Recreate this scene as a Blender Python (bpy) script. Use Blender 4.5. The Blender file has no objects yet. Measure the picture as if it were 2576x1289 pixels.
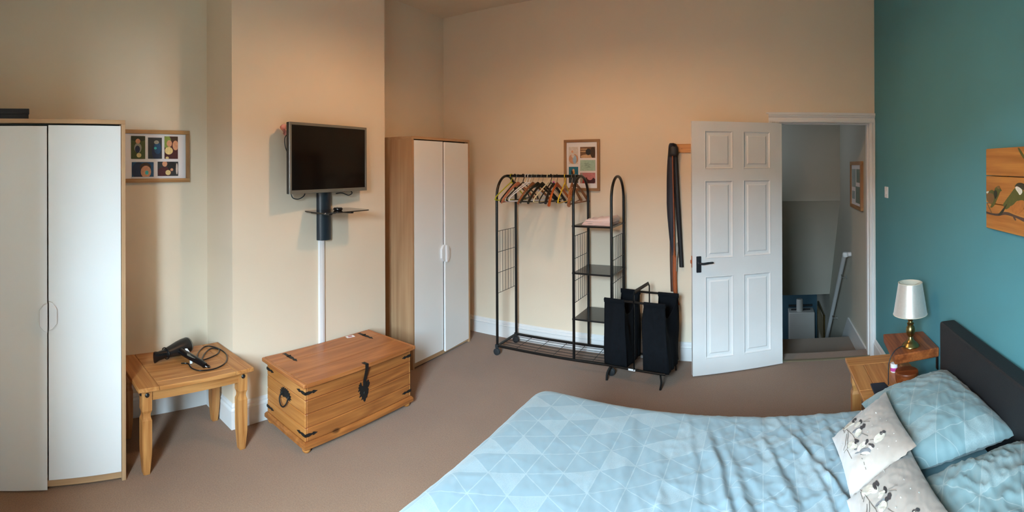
import bpy, bmesh, math, random
from mathutils import Vector, Matrix, noise
C = bpy.context.scene.collection
sc = bpy.context.scene
PI = math.pi

# ------------------------------------------------------------------ camera
W, H = 2576, 1289
FX, FY, YC, EYE = 1230.225, 1221.855, 418.618, 1.6368
cd = bpy.data.cameras.new('camera'); cam = bpy.data.objects.new('camera', cd); C.objects.link(cam)
cd.type = 'PANO'; cd.panorama_type = 'CENTRAL_CYLINDRICAL'
cd.central_cylindrical_radius = 1.0
cd.central_cylindrical_range_u_min = -(W / 2) / FX; cd.central_cylindrical_range_u_max = (W / 2) / FX
cd.central_cylindrical_range_v_max = YC / FY; cd.central_cylindrical_range_v_min = -(H - YC) / FY
RGT = Vector((0.872377, 0.488816, -0.004177)); FWD = Vector((-0.488816, 0.872386, 0.000995)); UP = Vector((0.004131, 0.001174, 0.999991))
cam.matrix_world = Matrix(((RGT.x, UP.x, -FWD.x, 0), (RGT.y, UP.y, -FWD.y, 0), (RGT.z, UP.z, -FWD.z, EYE), (0, 0, 0, 1)))
cd.clip_start = 0.02
sc.camera = cam
# ------------------------------------------------------------------ world, light, exposure
wd = bpy.data.worlds.new('overcast_sky'); sc.world = wd; wd.use_nodes = True
bg = wd.node_tree.nodes['Background']; bg.inputs[0].default_value = (0.67, 0.86, 1.0, 1); 
wn_, wl_ = wd.node_tree.nodes, wd.node_tree.links      # CIE overcast sky: brightness (1 + 2 sin elevation) / 3
g_ = wn_.new('ShaderNodeTexCoord'); sx_ = wn_.new('ShaderNodeSeparateXYZ'); mx_ = wn_.new('ShaderNodeMath'); ma_ = wn_.new('ShaderNodeMath'); cl_ = wn_.new('ShaderNodeMath')
wl_.new(g_.outputs['Generated'], sx_.inputs[0]); mx_.operation = 'MAXIMUM'; mx_.inputs[1].default_value = 0; wl_.new(sx_.outputs[2], mx_.inputs[0])
SKY = 225.0
ma_.operation = 'MULTIPLY_ADD'; ma_.inputs[1].default_value = SKY * 2 / 3; ma_.inputs[2].default_value = SKY / 3; wl_.new(mx_.outputs[0], ma_.inputs[0]); wl_.new(ma_.outputs[0], bg.inputs[1])
def area(name, loc, rot, sx, sy, power, col):
    l = bpy.data.lights.new(name, 'AREA'); l.shape = 'RECTANGLE'; l.size = sx; l.size_y = sy; l.energy = power; l.color = col
    o = bpy.data.objects.new(name, l); C.objects.link(o); o.location = loc; o.rotation_euler = rot; return o
portal = area('window_daylight', (-0.60, -0.715, 1.51), (PI / 2, 0, 0), .92, 1.58, 1, (1, 1, 1)); portal.data.cycles.is_portal = True
area('stair_daylight', (-0.15, 5.3, 1.9), (PI / 2, 0, -PI / 2 - 0.1), 0.6, 0.8, 1.8, (0.80, 0.90, 1.0))
area('downstairs_daylight', (0.0, 7.6, -0.5), (0.5, 0, -0.6), 0.5, 0.5, 1.6, (0.7, 0.85, 1.0))
sc.view_settings.view_transform = 'Standard'; sc.view_settings.look = 'None'; sc.view_settings.gamma = 1.0
sc.view_settings.use_curve_mapping = False; sc.view_settings.exposure = 0.07
sc.cycles.use_denoising = True; sc.cycles.max_bounces = 9; sc.cycles.diffuse_bounces = 5; sc.cycles.caustics_reflective = False
sc.cycles.caustics_refractive = False

# ------------------------------------------------------------------ materials
def S(r, g, b):
    f = lambda c: c / 12.92 if c <= 0.04045 else ((c + 0.055) / 1.055) ** 2.4
    return (f(r / 255), f(g / 255), f(b / 255), 1)
def newmat(name):
    m = bpy.data.materials.new(name); m.use_nodes = True; nt = m.node_tree
    return m, nt, nt.nodes['Principled BSDF'], nt.nodes, nt.links
def coords(nt, scale=(1, 1, 1), rot=(0, 0, 0), kind='Object'):
    tc = nt.nodes.new('ShaderNodeTexCoord'); mp = nt.nodes.new('ShaderNodeMapping')
    mp.inputs['Scale'].default_value = scale; mp.inputs['Rotation'].default_value = rot
    nt.links.new(tc.outputs[kind], mp.inputs[0]); return mp.outputs[0]
def tex_noise(nt, vec, scale, detail=3, rough=0.5, dist=0):
    n = nt.nodes.new('ShaderNodeTexNoise'); n.inputs['Scale'].default_value = scale; n.inputs['Detail'].default_value = detail
    n.inputs['Roughness'].default_value = rough; n.inputs['Distortion'].default_value = dist
    nt.links.new(vec, n.inputs['Vector']); return n.outputs['Fac']
def ramp(nt, fac, stops):
    r = nt.nodes.new('ShaderNodeValToRGB'); e = r.color_ramp.elements
    e[0].position, e[0].color = stops[0]; e[1].position, e[1].color = stops[-1]
    for p, c in stops[1:-1]:
        n = e.new(p); n.color = c
    nt.links.new(fac, r.inputs[0]); return r.outputs[0]
def bump(nt, h, bsdf, strength, dist=0.01):
    b = nt.nodes.new('ShaderNodeBump'); b.inputs['Strength'].default_value = strength; b.inputs['Distance'].default_value = dist
    nt.links.new(h, b.inputs['Height']); nt.links.new(b.outputs[0], bsdf.inputs['Normal'])
def plain(name, col, rough=0.5, metal=0.0, vary=0.06, vscale=6, bscale=0, bstr=0.1, coat=0, sheen=0, spec=0.5):
    m, nt, b, N, L = newmat(name)
    v = coords(nt)
    f = tex_noise(nt, v, vscale, 3)
    lo = tuple(c * (1 - vary) for c in col[:3]) + (1,); hi = tuple(min(1, c * (1 + vary)) for c in col[:3]) + (1,)
    L.new(ramp(nt, f, [(0.3, lo), (0.7, hi)]), b.inputs['Base Color'])
    b.inputs['Roughness'].default_value = rough; b.inputs['Metallic'].default_value = metal
    b.inputs['Coat Weight'].default_value = coat; b.inputs['Sheen Weight'].default_value = sheen
    b.inputs['Specular IOR Level'].default_value = spec
    if bscale: bump(nt, tex_noise(nt, v, bscale, 4, 0.6), b, bstr)
    return m
def wood(name, light, dark, axis='X', rough=0.45, ring=9, fine=90, knots=True, knotcol=None, stretch=0.12, coat=0.0):
    m, nt, b, N, L = newmat(name)
    st = {'X': (stretch, 1, 1), 'Y': (1, stretch, 1), 'Z': (1, 1, stretch)}[axis]
    v = coords(nt, st)
    w = nt.nodes.new('ShaderNodeTexNoise'); w.inputs['Scale'].default_value = ring; w.inputs['Detail'].default_value = 1.5; w.inputs['Distortion'].default_value = 0.3
    L.new(v, w.inputs['Vector'])
    mm = nt.nodes.new('ShaderNodeMath'); mm.operation = 'MULTIPLY'; mm.inputs[1].default_value = 13; L.new(w.outputs['Fac'], mm.inputs[0])
    fr = nt.nodes.new('ShaderNodeMath'); fr.operation = 'PINGPONG'; fr.inputs[1].default_value = 1; L.new(mm.outputs[0], fr.inputs[0])
    v2 = coords(nt, tuple(s * (0.25 if s < 1 else 1) for s in st))
    fn = tex_noise(nt, v2, fine, 4, 0.65)
    mx = nt.nodes.new('ShaderNodeMath'); mx.operation = 'MULTIPLY_ADD'; mx.inputs[1].default_value = 0.38
    L.new(fr.outputs[0], mx.inputs[0]); L.new(fn, mx.inputs[2])
    col = ramp(nt, mx.outputs[0], [(0.30, light), (0.92, dark)])
    if knots:
        vo = nt.nodes.new('ShaderNodeTexVoronoi'); vo.inputs['Scale'].default_value = 5.0
        st2 = tuple(0.55 if s < 1 else 1 for s in st); L.new(coords(nt, st2), vo.inputs['Vector'])
        kr = ramp(nt, vo.outputs['Distance'], [(0.05, (1, 1, 1, 1)), (0.10, (0, 0, 0, 1))])
        kc = knotcol or tuple(c * 0.35 for c in dark[:3]) + (1,)
        mi = nt.nodes.new('ShaderNodeMix'); mi.data_type = 'RGBA'; L.new(kr, mi.inputs[0]); L.new(col, mi.inputs[6]); mi.inputs[7].default_value = kc
        col = mi.outputs[2]
    L.new(col, b.inputs['Base Color']); b.inputs['Roughness'].default_value = rough; b.inputs['Coat Weight'].default_value = coat
    bump(nt, fn, b, 0.06, 0.004)
    return m

M = {}
M['cream'] = plain('cream_wall_paint', S(226, 211, 190), 0.85, vary=0.025, vscale=1.5, bscale=60, bstr=0.05)
M['teal'] = plain('teal_wall_paint', S(80, 140, 150), 0.8, vary=0.03, vscale=2, bscale=80, bstr=0.06)
M['hall_white'] = plain('grey_white_stair_paint', S(196, 194, 182), 0.85, vary=0.04, vscale=1.2, bscale=40, bstr=0.05)
M['hall_blue'] = plain('blue_room_paint', S(70, 105, 122), 0.8)
M['ceiling'] = plain('ceiling_paint', S(228, 212, 190), 0.9, vary=0.02, bscale=40, bstr=0.04)
M['gloss_white'] = plain('white_gloss_paint', S(225, 225, 226), 0.35, vary=0.03, vscale=4, bscale=25, bstr=0.04)
M['white_plastic'] = plain('white_plastic', S(232, 232, 235), 0.35, vary=0.01)
M['melamine'] = plain('white_melamine', S(236, 237, 238), 0.28, vary=0.01, vscale=2)
M['black_metal'] = plain('black_powder_coated_metal', S(13, 13, 14), 0.3, vary=0.1, spec=0.5)
M['wire'] = plain('black_wire', S(38, 34, 34), 0.4)
M['shelf_black'] = plain('black_sheet_metal_shelf', S(26, 27, 30), 0.2, vary=0.05)
M['rubber'] = plain('dark_rubber', S(34, 38, 42), 0.6)
M['iron'] = plain('wrought_iron', S(26, 24, 23), 0.55, metal=0.3, vary=0.2, vscale=60, bscale=200, bstr=0.2)
M['stud'] = plain('black_iron_stud', S(20, 20, 20), 0.4)
M['navy_fabric'] = plain('black_navy_canvas', S(14, 17, 22), 0.9, vary=0.15, vscale=30, bscale=400, bstr=0.15, sheen=0.0, spec=0.15)
M['headboard'] = plain('charcoal_faux_leather', S(17, 18, 22), 0.66, vary=0.06, bscale=180, bstr=0.15)
M['column'] = plain('dark_slate_plastic', S(30, 40, 50), 0.4, vary=0.03)
M['black_plastic'] = plain('black_plastic', S(16, 16, 18), 0.22, vary=0.05)
M['black_satin'] = plain('black_satin_plastic', S(22, 22, 24), 0.4, vary=0.05)
M['screen'] = plain('tv_screen', S(6, 6, 6), 0.12, vary=0, spec=0.25)
M['silver'] = plain('silver_grey_bezel', S(126, 124, 116), 0.35, metal=0.5, vary=0.02)
M['label'] = plain('white_paper_label', S(235, 235, 238), 0.6, vary=0.02)
M['steel'] = plain('brushed_steel', S(190, 190, 188), 0.28, metal=0.9)
M['white'] = plain('mount_board_white', S(226, 224, 228), 0.6, vary=0.01)
M['brass'] = plain('antique_brass', S(160, 138, 88), 0.3, metal=1.0, vary=0.15, vscale=15)
M['shade'] = plain('silver_satin_fabric', S(212, 205, 198), 0.34, metal=0.55, vary=0.03, vscale=90, bscale=300, bstr=0.06, sheen=0.4)
M['shade_in'] = plain('cream_shade_lining', S(205, 196, 178), 0.8)
M['pine_table_y'] = wood('waxed_pine_table_y', S(194, 140, 84), S(160, 102, 52), 'Y', 0.42)
M['pine_table_z'] = wood('waxed_pine_table_z', S(196, 142, 84), S(158, 100, 50), 'Z', 0.45)
M['pine_table_x'] = wood('waxed_pine_table_x', S(192, 138, 82), S(158, 100, 50), 'X', 0.45)
M['lid_x'] = wood('orange_pine_lid', S(184, 118, 66), S(146, 84, 40), 'X', 0.38, ring=7)
M['lid_y'] = wood('orange_pine_lid_end', S(184, 122, 70), S(150, 84, 40), 'Y', 0.4)
M['chest_x'] = wood('pine_chest_boards_shaded', S(170, 106, 52), S(132, 76, 34), 'X', 0.42, ring=7)  # darker than the side boards: the front's weaker light is put into the colour
M['chest_y'] = wood('pine_chest_side_boards', S(186, 128, 70), S(158, 98, 44), 'Y', 0.42, ring=6)
M['oak_z'] = wood('oak_veneer_z', S(194, 160, 124), S(170, 132, 98), 'Z', 0.5, ring=5, knots=False, stretch=0.06)
M['oak_y'] = wood('oak_veneer_y', S(194, 160, 124), S(172, 134, 98), 'Y', 0.5, ring=5, knots=False, stretch=0.06)
M['frame_y'] = wood('oak_frame_y', S(178, 138, 92), S(150, 108, 66), 'Y', 0.5, ring=12, knots=False)
M['frame_x'] = wood('oak_frame_x', S(168, 130, 92), S(138, 100, 66), 'X', 0.5, ring=12, knots=False)
M['frame_z'] = wood('oak_frame_z', S(172, 132, 92), S(142, 102, 66), 'Z', 0.5, ring=12, knots=False)
M['rustic'] = wood('rustic_dark_pine', S(172, 96, 48), S(112, 54, 24), 'Y', 0.4, ring=6, coat=0.2)
M['rustic_top'] = wood('rustic_dark_pine_lid', S(160, 86, 44), S(104, 50, 24), 'X', 0.4)
M['board_y'] = wood('printed_pine_planks', S(196, 134, 64), S(160, 98, 40), 'Y', 0.5, ring=6)
M['peg_rail'] = wood('pine_peg_rail', S(214, 156, 92), S(182, 120, 62), 'X', 0.5)
M['hanger_pink'] = wood('reddish_beech', S(206, 138, 104), S(170, 100, 70), 'Y', 0.4, knots=False)
M['hanger_orange'] = wood('orange_beech', S(206, 110, 46), S(160, 74, 24), 'Y', 0.35, knots=False)
M['hanger_brown'] = wood('brown_beech', S(172, 112, 70), S(128, 76, 42), 'Y', 0.4, knots=False)
M['hanger_tan'] = wood('tan_beech', S(200, 140, 92), S(150, 94, 56), 'Y', 0.4, knots=False)
M['lime'] = plain('lime_plastic', S(186, 186, 30), 0.35)
M['yellow'] = plain('yellow_plastic', S(222, 190, 34), 0.35)
M['ivory'] = plain('ivory_plastic', S(214, 204, 168), 0.35)
M['magenta'] = plain('magenta_plastic', S(196, 70, 150), 0.4)
M['dark_wood'] = plain('black_green_wood', S(34, 34, 26), 0.4, vary=0.2, vscale=20)
M['linen'] = plain('pale_pink_cotton', S(222, 200, 198), 0.9, vary=0.04, bscale=300, bstr=0.1, sheen=0.2)
M['pinkcloth'] = plain('pink_ribbon_fabric', S(214, 150, 140), 0.8)
M['navy'] = plain('navy_silk', S(20, 22, 40), 0.55, vary=0.15, vscale=40, sheen=0.2)
M['blackcloth'] = plain('black_silk', S(22, 20, 24), 0.55, vary=0.2, vscale=40)
M['tan_leather'] = plain('tan_leather', S(160, 82, 40), 0.5, vary=0.15, vscale=20)
M['brown_leather'] = plain('brown_leather', S(74, 48, 36), 0.5, vary=0.15, vscale=20)
M['greystrap'] = plain('grey_strap', S(160, 156, 150), 0.5)
M['boiler'] = plain('white_enamel', S(222, 220, 214), 0.35, vary=0.02)
M['cushion_pipe'] = plain('cushion_linen_back', S(200, 196, 196), 0.9)
M['dark_box'] = plain('navy_card_box', S(28, 34, 48), 0.6)
M['door_black'] = plain('black_lever_metal', S(44, 48, 54), 0.3, metal=0.4)
M['threshold'] = plain('threshold_strip_metal', S(150, 140, 118), 0.4, metal=0.5)
M['mattress'] = plain('mattress_cotton', S(215, 220, 225), 0.9)
M['sheet'] = plain('blue_cotton_sheet', S(150, 195, 208), 0.9)
m, nt, b, N, L = newmat('smoked_glass'); M['smoked'] = m
b.inputs['Base Color'].default_value = S(58, 50, 44); b.inputs['Roughness'].default_value = 0.06; b.inputs['Transmission Weight'].default_value = 0.25
L.new(ramp(nt, tex_noise(nt, coords(nt), 3), [(0.3, S(56, 49, 43)), (0.7, S(62, 53, 46))]), b.inputs['Base Color'])
m, nt, b, N, L = newmat('clear_glass'); M['glass'] = m
b.inputs['Base Color'].default_value = (.9, .95, 1, 1); b.inputs['Roughness'].default_value = 0.02
tb_ = N.new('ShaderNodeBsdfTransparent'); L.new(ramp(nt, tex_noise(nt, coords(nt), 2), [(0.3, (0.94, 0.97, 0.97, 1)), (0.7, (0.96, 0.98, 0.98, 1))]), tb_.inputs[0])
mg_ = N.new('ShaderNodeMixShader'); mg_.inputs[0].default_value = 0.04; L.new(tb_.outputs[0], mg_.inputs[1]); L.new(b.outputs[0], mg_.inputs[2]); L.new(mg_.outputs[0], N['Material Output'].inputs[0])
m, nt, b, N, L = newmat('pendant_fabric'); M['pendant_fabric'] = m
b.inputs['Base Color'].default_value = S(190, 150, 100); b.inputs['Roughness'].default_value = .9
tl_ = N.new('ShaderNodeBsdfTranslucent'); L.new(ramp(nt, tex_noise(nt, coords(nt), 60), [(0.3, S(205, 150, 90)), (0.7, S(215, 160, 98))]), tl_.inputs[0])
mg_ = N.new('ShaderNodeMixShader'); mg_.inputs[0].default_value = 0.55; L.new(b.outputs[0], mg_.inputs[1]); L.new(tl_.outputs[0], mg_.inputs[2]); L.new(mg_.outputs[0], N['Material Output'].inputs[0])
m, nt, b, N, L = newmat('lit_bulb'); M['bulb'] = m
b.inputs['Emission Color'].default_value = (1, 0.62, 0.3, 1); b.inputs['Emission Strength'].default_value = 6
L.new(ramp(nt, tex_noise(nt, coords(nt), 9), [(0.3, (1, 0.8, 0.6, 1)), (0.7, (1, 0.85, 0.7, 1))]), b.inputs['Base Color'])
def carpet(name, c1, c2):
    m, nt, b, N, L = newmat(name); v = coords(nt)
    f = tex_noise(nt, v, 160, 3, 0.7); g = tex_noise(nt, v, 1.7, 3)
    mx = nt.nodes.new('ShaderNodeMath'); mx.operation = 'MULTIPLY_ADD'; mx.inputs[1].default_value = 0.35; L.new(g, mx.inputs[0]); L.new(f, mx.inputs[2])
    L.new(ramp(nt, mx.outputs[0], [(0.4, c1), (0.95, c2)]), b.inputs['Base Color'])
    b.inputs['Roughness'].default_value = 0.95; b.inputs['Sheen Weight'].default_value = 0.25; b.inputs['Specular IOR Level'].default_value = 0.1
    bump(nt, f, b, 0.5, 0.006); return m
M['carpet'] = carpet('taupe_carpet', S(110, 79, 58), S(144, 111, 84))
M['stair_carpet'] = carpet('brown_stair_carpet', S(100, 74, 50), S(136, 104, 74))

def bedding(name, base, light, line, side=0.130, rot=0.0):
    """printed triangle lattice in UV space: thin pale lines, some triangles speckled pale"""
    m, nt, b, N, L = newmat(name)
    v = coords(nt, (1 / side,) * 3, (0, 0, rot), 'UV')
    sp = nt.nodes.new('ShaderNodeSeparateXYZ'); L.new(v, sp.inputs[0])
    def math_(op, a, bb=None, c=None):
        n = nt.nodes.new('ShaderNodeMath'); n.operation = op
        for i, x in enumerate((a, bb, c)):
            if x is None: continue
            if isinstance(x, (int, float)): n.inputs[i].default_value = x
            else: L.new(x, n.inputs[i])
        return n.outputs[0]
    k = 2 / math.sqrt(3)
    x, y = sp.outputs[0], sp.outputs[1]
    fams = []
    for ang in (90, 30, -30):        # line directions; normals are turned by 90 degrees
        nx, ny = -math.sin(math.radians(ang)) * k, math.cos(math.radians(ang)) * k
        fams.append(math_('MULTIPLY_ADD', x, nx, math_('MULTIPLY', y, ny)))
    lines = None; cells = []
    for f in fams:
        fr = math_('FRACT', f); d = math_('MINIMUM', fr, math_('SUBTRACT', 1, fr))
        lines = d if lines is None else math_('MINIMUM', lines, d)
        cells.append(math_('FLOOR', f))
    br = tex_noise(nt, v, 7, 2)
    lw = math_('MULTIPLY_ADD', br, 0.030, 0.0)
    lmask = math_('MULTIPLY', math_('LESS_THAN', lines, lw), 0.62)
    cb = nt.nodes.new('ShaderNodeCombineXYZ')
    for i in range(3): L.new(cells[i], cb.inputs[i])
    wn = nt.nodes.new('ShaderNodeTexWhiteNoise'); wn.noise_dimensions = '3D'; L.new(cb.outputs[0], wn.inputs['Vector'])
    pick = math_('GREATER_THAN', wn.outputs['Value'], 0.74)
    spk = tex_noise(nt, v, 34, 2, 0.7)
    tri = math_('MULTIPLY', pick, math_('MULTIPLY_ADD', math_('GREATER_THAN', spk, 0.48), 0.25, 0.25))
    mask = math_('MAXIMUM', lmask, tri)
    tint = math_('MULTIPLY_ADD', wn.outputs['Value'], 0.10, math_('MULTIPLY', tex_noise(nt, v, 1.3, 2), 0.5))
    c0 = ramp(nt, tint, [(0.1, base), (0.5, light)])
    mi = nt.nodes.new('ShaderNodeMix'); mi.data_type = 'RGBA'; L.new(mask, mi.inputs[0]); L.new(c0, mi.inputs[6]); mi.inputs[7].default_value = line
    L.new(mi.outputs[2], b.inputs['Base Color']); b.inputs['Roughness'].default_value = 0.85; b.inputs['Sheen Weight'].default_value = 0.15
    b.inputs['Specular IOR Level'].default_value = 0.2
    bump(nt, tex_noise(nt, coords(nt, kind='Object'), 45, 4, 0.6), b, 0.12, 0.004)
    return m
M['duvet'] = bedding('pale_blue_triangle_cotton', S(114, 134, 144), S(122, 143, 152), S(146, 160, 166))
M['pillowcase'] = bedding('blue_green_triangle_cotton', S(108, 132, 137), S(117, 141, 146), S(148, 161, 163), 0.135, 0.5)
m, nt, b, N, L = newmat('cushion_linen'); M['cushion'] = m
v = coords(nt, kind='UV')
gr = nt.nodes.new('ShaderNodeSeparateXYZ'); L.new(v, gr.inputs[0])
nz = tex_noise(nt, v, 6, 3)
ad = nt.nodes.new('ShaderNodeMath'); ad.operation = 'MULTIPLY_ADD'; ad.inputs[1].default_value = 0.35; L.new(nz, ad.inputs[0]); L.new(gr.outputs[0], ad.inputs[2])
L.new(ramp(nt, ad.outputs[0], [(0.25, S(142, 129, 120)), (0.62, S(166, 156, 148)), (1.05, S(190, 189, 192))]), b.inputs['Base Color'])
b.inputs['Roughness'].default_value = 0.9; b.inputs['Sheen Weight'].default_value = 0.2
bump(nt, tex_noise(nt, coords(nt), 260, 2, 0.7), b, 0.12, 0.003)

def flatmat(key, rgb):
    if key not in M: M[key] = plain('print_' + key, S(*rgb), 0.5, vary=0.12, vscale=60)
    return M[key]

# ------------------------------------------------------------------ mesh helpers
LOC = {}
def off(parent): return LOC.get(parent.name, Vector((0, 0, 0))) if parent else Vector((0, 0, 0))
def thing(name, label, cat, loc, rotz=0, group=None, local=False):
    o = bpy.data.objects.new(name, None); C.objects.link(o); o.empty_display_size = 0.05
    o.location = loc; o.rotation_euler = (0, 0, rotz); LOC[o.name] = Vector((0, 0, 0)) if local else Vector(loc)
    o['label'] = label; o['category'] = cat
    if group: o['group'] = group
    return o
def setting(name, loc=(0, 0, 0)):
    o = bpy.data.objects.new(name, None); C.objects.link(o); o.empty_display_size = 0.05; o.location = loc
    LOC[o.name] = Vector(loc); o['kind'] = 'structure'; return o
class MB:
    def __init__(s): s.v = []; s.f = []; s.mi = []; s.cur = 0
    def add(s, vs, fs):
        n = len(s.v); s.v += [Vector(v) for v in vs]; s.f += [tuple(i + n for i in f) for f in fs]; s.mi += [s.cur] * len(fs); return s
    def box(s, x0, y0, z0, x1, y1, z1):
        x0, x1 = sorted((x0, x1)); y0, y1 = sorted((y0, y1)); z0, z1 = sorted((z0, z1))
        return s.add([(x0, y0, z0), (x1, y0, z0), (x1, y1, z0), (x0, y1, z0), (x0, y0, z1), (x1, y0, z1), (x1, y1, z1), (x0, y1, z1)],
                     [(0, 3, 2, 1), (4, 5, 6, 7), (0, 1, 5, 4), (1, 2, 6, 5), (2, 3, 7, 6), (3, 0, 4, 7)])
    def hexa(s, p):   # 8 points: bottom 4 ccw, top 4 ccw
        return s.add(p, [(0, 3, 2, 1), (4, 5, 6, 7), (0, 1, 5, 4), (1, 2, 6, 5), (2, 3, 7, 6), (3, 0, 4, 7)])
    def loft(s, rings, caps=True):
        n = len(rings[0]); vs = [p for r in rings for p in r]; fs = []
        for i in range(len(rings) - 1):
            for j in range(n):
                a = i * n + j; b_ = i * n + (j + 1) % n; fs.append((a, b_, b_ + n, a + n))
        if caps: fs.append(tuple(range(n - 1, -1, -1))); fs.append(tuple((len(rings) - 1) * n + j for j in range(n)))
        return s.add(vs, fs)
    def lathe(s, prof, c=(0, 0, 0), seg=24, caps=True):
        return s.loft([[(c[0] + r * math.cos(2 * PI * j / seg), c[1] + r * math.sin(2 * PI * j / seg), c[2] + z) for j in range(seg)] for r, z in prof], caps)
    def tube(s, pts, r, seg=8, closed=False, flat=None, caps=True):
        pts = [Vector(p) for p in pts]; n = len(pts)
        rad = r if isinstance(r, (list, tuple)) else [r] * n
        tan = []
        for i in range(n):
            a = pts[(i - 1) % n] if (closed or i > 0) else pts[i]; b_ = pts[(i + 1) % n] if (closed or i < n - 1) else pts[i]
            tan.append((b_ - a).normalized())
        ref = Vector((0, 0, 1)) if abs(tan[0].z) < 0.9 else Vector((1, 0, 0))
        u = (ref - tan[0] * ref.dot(tan[0])).normalized(); rings = []
        for i in range(n):
            u = (u - tan[i] * u.dot(tan[i])).normalized(); w = tan[i].cross(u)
            fu, fw = flat if flat else (1, 1)
            rings.append([pts[i] + u * (math.cos(2 * PI * j / seg) * rad[i] * fu) + w * (math.sin(2 * PI * j / seg) * rad[i] * fw) for j in range(seg)])
        if closed:
            k = len(rings); vs = [p for r_ in rings for p in r_]; fs = []
            for i in range(k):
                for j in range(seg):
                    fs.append((i * seg + j, i * seg + (j + 1) % seg, ((i + 1) % k) * seg + (j + 1) % seg, ((i + 1) % k) * seg + j))
            return s.add(vs, fs)
        return s.loft(rings, caps)
    def prism(s, poly, d0, d1, axis='X'):
        def P(a, b_, d):
            return {'X': (d, a, b_), 'Y': (a, d, b_), 'Z': (a, b_, d)}[axis]
        n = len(poly); vs = [P(a, b_, d0) for a, b_ in poly] + [P(a, b_, d1) for a, b_ in poly]
        return s.add(vs, [tuple(range(n)), tuple(range(2 * n - 1, n - 1, -1))] + [(i, i + n, (i + 1) % n + n, (i + 1) % n) for i in range(n)])
    def ellipsoid(s, c, r, seg=16, rings=8):
        pr = [[(c[0] + r[0] * math.sin(PI * (i + .02) / (rings + .04)) * math.cos(2 * PI * j / seg), c[1] + r[1] * math.sin(PI * (i + .02) / (rings + .04)) * math.sin(2 * PI * j / seg),
                c[2] - r[2] * math.cos(PI * (i + .02) / (rings + .04))) for j in range(seg)] for i in range(rings + 1)]
        return s.loft(pr)
    def grid(s, fn, nu, nv):
        n0 = len(s.v)
        s.add([fn(i / nu, j / nv) for j in range(nv + 1) for i in range(nu + 1)],
              [(j * (nu + 1) + i, j * (nu + 1) + i + 1, (j + 1) * (nu + 1) + i + 1, (j + 1) * (nu + 1) + i) for j in range(nv) for i in range(nu)])
        return s
    def build(s, name, mats, parent=None, smooth=False, bevel=0, seg=1, uv=None, kind=None, weld=False, fix=True):
        o3 = off(parent); me = bpy.data.meshes.new(name)
        me.from_pydata([tuple(v - o3) for v in s.v], [], s.f); me.update()
        if not isinstance(mats, (list, tuple)): mats = [mats]
        for mt in mats: me.materials.append(mt)
        for p, k in zip(me.polygons, s.mi): p.material_index = min(k, len(mats) - 1)
        if uv:
            ul = me.uv_layers.new(name='UVMap')
            for lp in me.loops: ul.data[lp.index].uv = uv(lp.vertex_index, s.v[lp.vertex_index])
        if weld or bevel or fix:
            bm = bmesh.new(); bm.from_mesh(me)
            if weld: bmesh.ops.remove_doubles(bm, verts=bm.verts, dist=1e-4)
            if fix: bmesh.ops.recalc_face_normals(bm, faces=bm.faces)
            if bevel:
                ed = [e for e in bm.edges if len(e.link_faces) == 2 and e.calc_face_angle(0) > 0.5]
                bmesh.ops.bevel(bm, geom=ed, offset=bevel, segments=seg, profile=0.6, affect='EDGES', clamp_overlap=True)
            bm.to_mesh(me); bm.free()
        for p in me.polygons: p.use_smooth = bool(smooth)
        if smooth and smooth != 'all':
            try: me.set_sharp_from_angle(angle=math.radians(38))
            except Exception: pass
        o = bpy.data.objects.new(name, me); C.objects.link(o)
        if parent: o.parent = parent; LOC[o.name] = o3
        if kind: o['kind'] = kind
        return o
def tag(o, label, cat, group=None):
    o['label'] = label; o['category'] = cat
    if group: o['group'] = group
    return o
def spline(pts, n=8, closed=False):
    P = [Vector(p) for p in pts]; out = []; k = len(P)
    for i in range(k if closed else k - 1):
        g = lambda q: P[q % k] if closed else P[max(0, min(k - 1, q))]
        a, b_, c, d = g(i - 1), g(i), g(i + 1), g(i + 2)
        for t in range(n):
            t /= n
            out.append(0.5 * ((2 * b_) + (c - a) * t + (2 * a - 5 * b_ + 4 * c - d) * t * t + (3 * b_ - a - 3 * c + d) * t ** 3))
    if not closed: out.append(P[-1])
    return out
def arc(cx, cy, r, a0, a1, n): return [(cx + r * math.cos(a0 + (a1 - a0) * i / n), cy + r * math.sin(a0 + (a1 - a0) * i / n)) for i in range(n + 1)]

# ================================================================== THE SETTING
XA, XC, YB, XR, YF, ZC = -3.07, -2.70, 4.04, 0.95, -0.35, 3.19
MB().box(XA - .1, YF - .1, -.12, XR + .1, 4.215, 0).build('floor', M['carpet'], kind='structure')
MB().box(XA - .2, YF - .5, ZC, XR + .2, 4.2, ZC + .1).build('ceiling', M['ceiling'], kind='structure')
MB().box(XA - .15, YF - .4, -.1, XA, YB + .16, ZC + .02).build('wall_left', M['cream'], kind='structure')
MB().box(XA - .02, 1.432, -.1, XC, 2.78, ZC + .01).build('wall_chimney', M['cream'], kind='structure')
wb = MB(); wb.box(XA - .1, YB, -.1, .12, YB + .16, ZC + .02); wb.box(.12, YB, 2.02, .93, YB + .16, ZC + .02); wb.box(.93, YB, -.1, XR + .1, YB + .16, ZC + .02)
wb.build('wall_back', M['cream'], kind='structure')
MB().box(XR, YF - .4, -.1, XR + .15, YB + .18, ZC + .02).build('wall_right', M['teal'], kind='structure')
wf = MB(); wx0, wx1, wz0, wz1 = -1.06, -0.14, 0.72, 2.30
wf.box(XA - .1, YF - .36, -.1, wx0, YF, ZC + .02); wf.box(wx1, YF - .36, -.1, XR + .1, YF, ZC + .02)
wf.box(wx0, YF - .36, -.1, wx1, YF, wz0); wf.box(wx0, YF - .36, wz1, wx1, YF, ZC + .02)
wf.build('wall_front', M['cream'], kind='structure')
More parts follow.
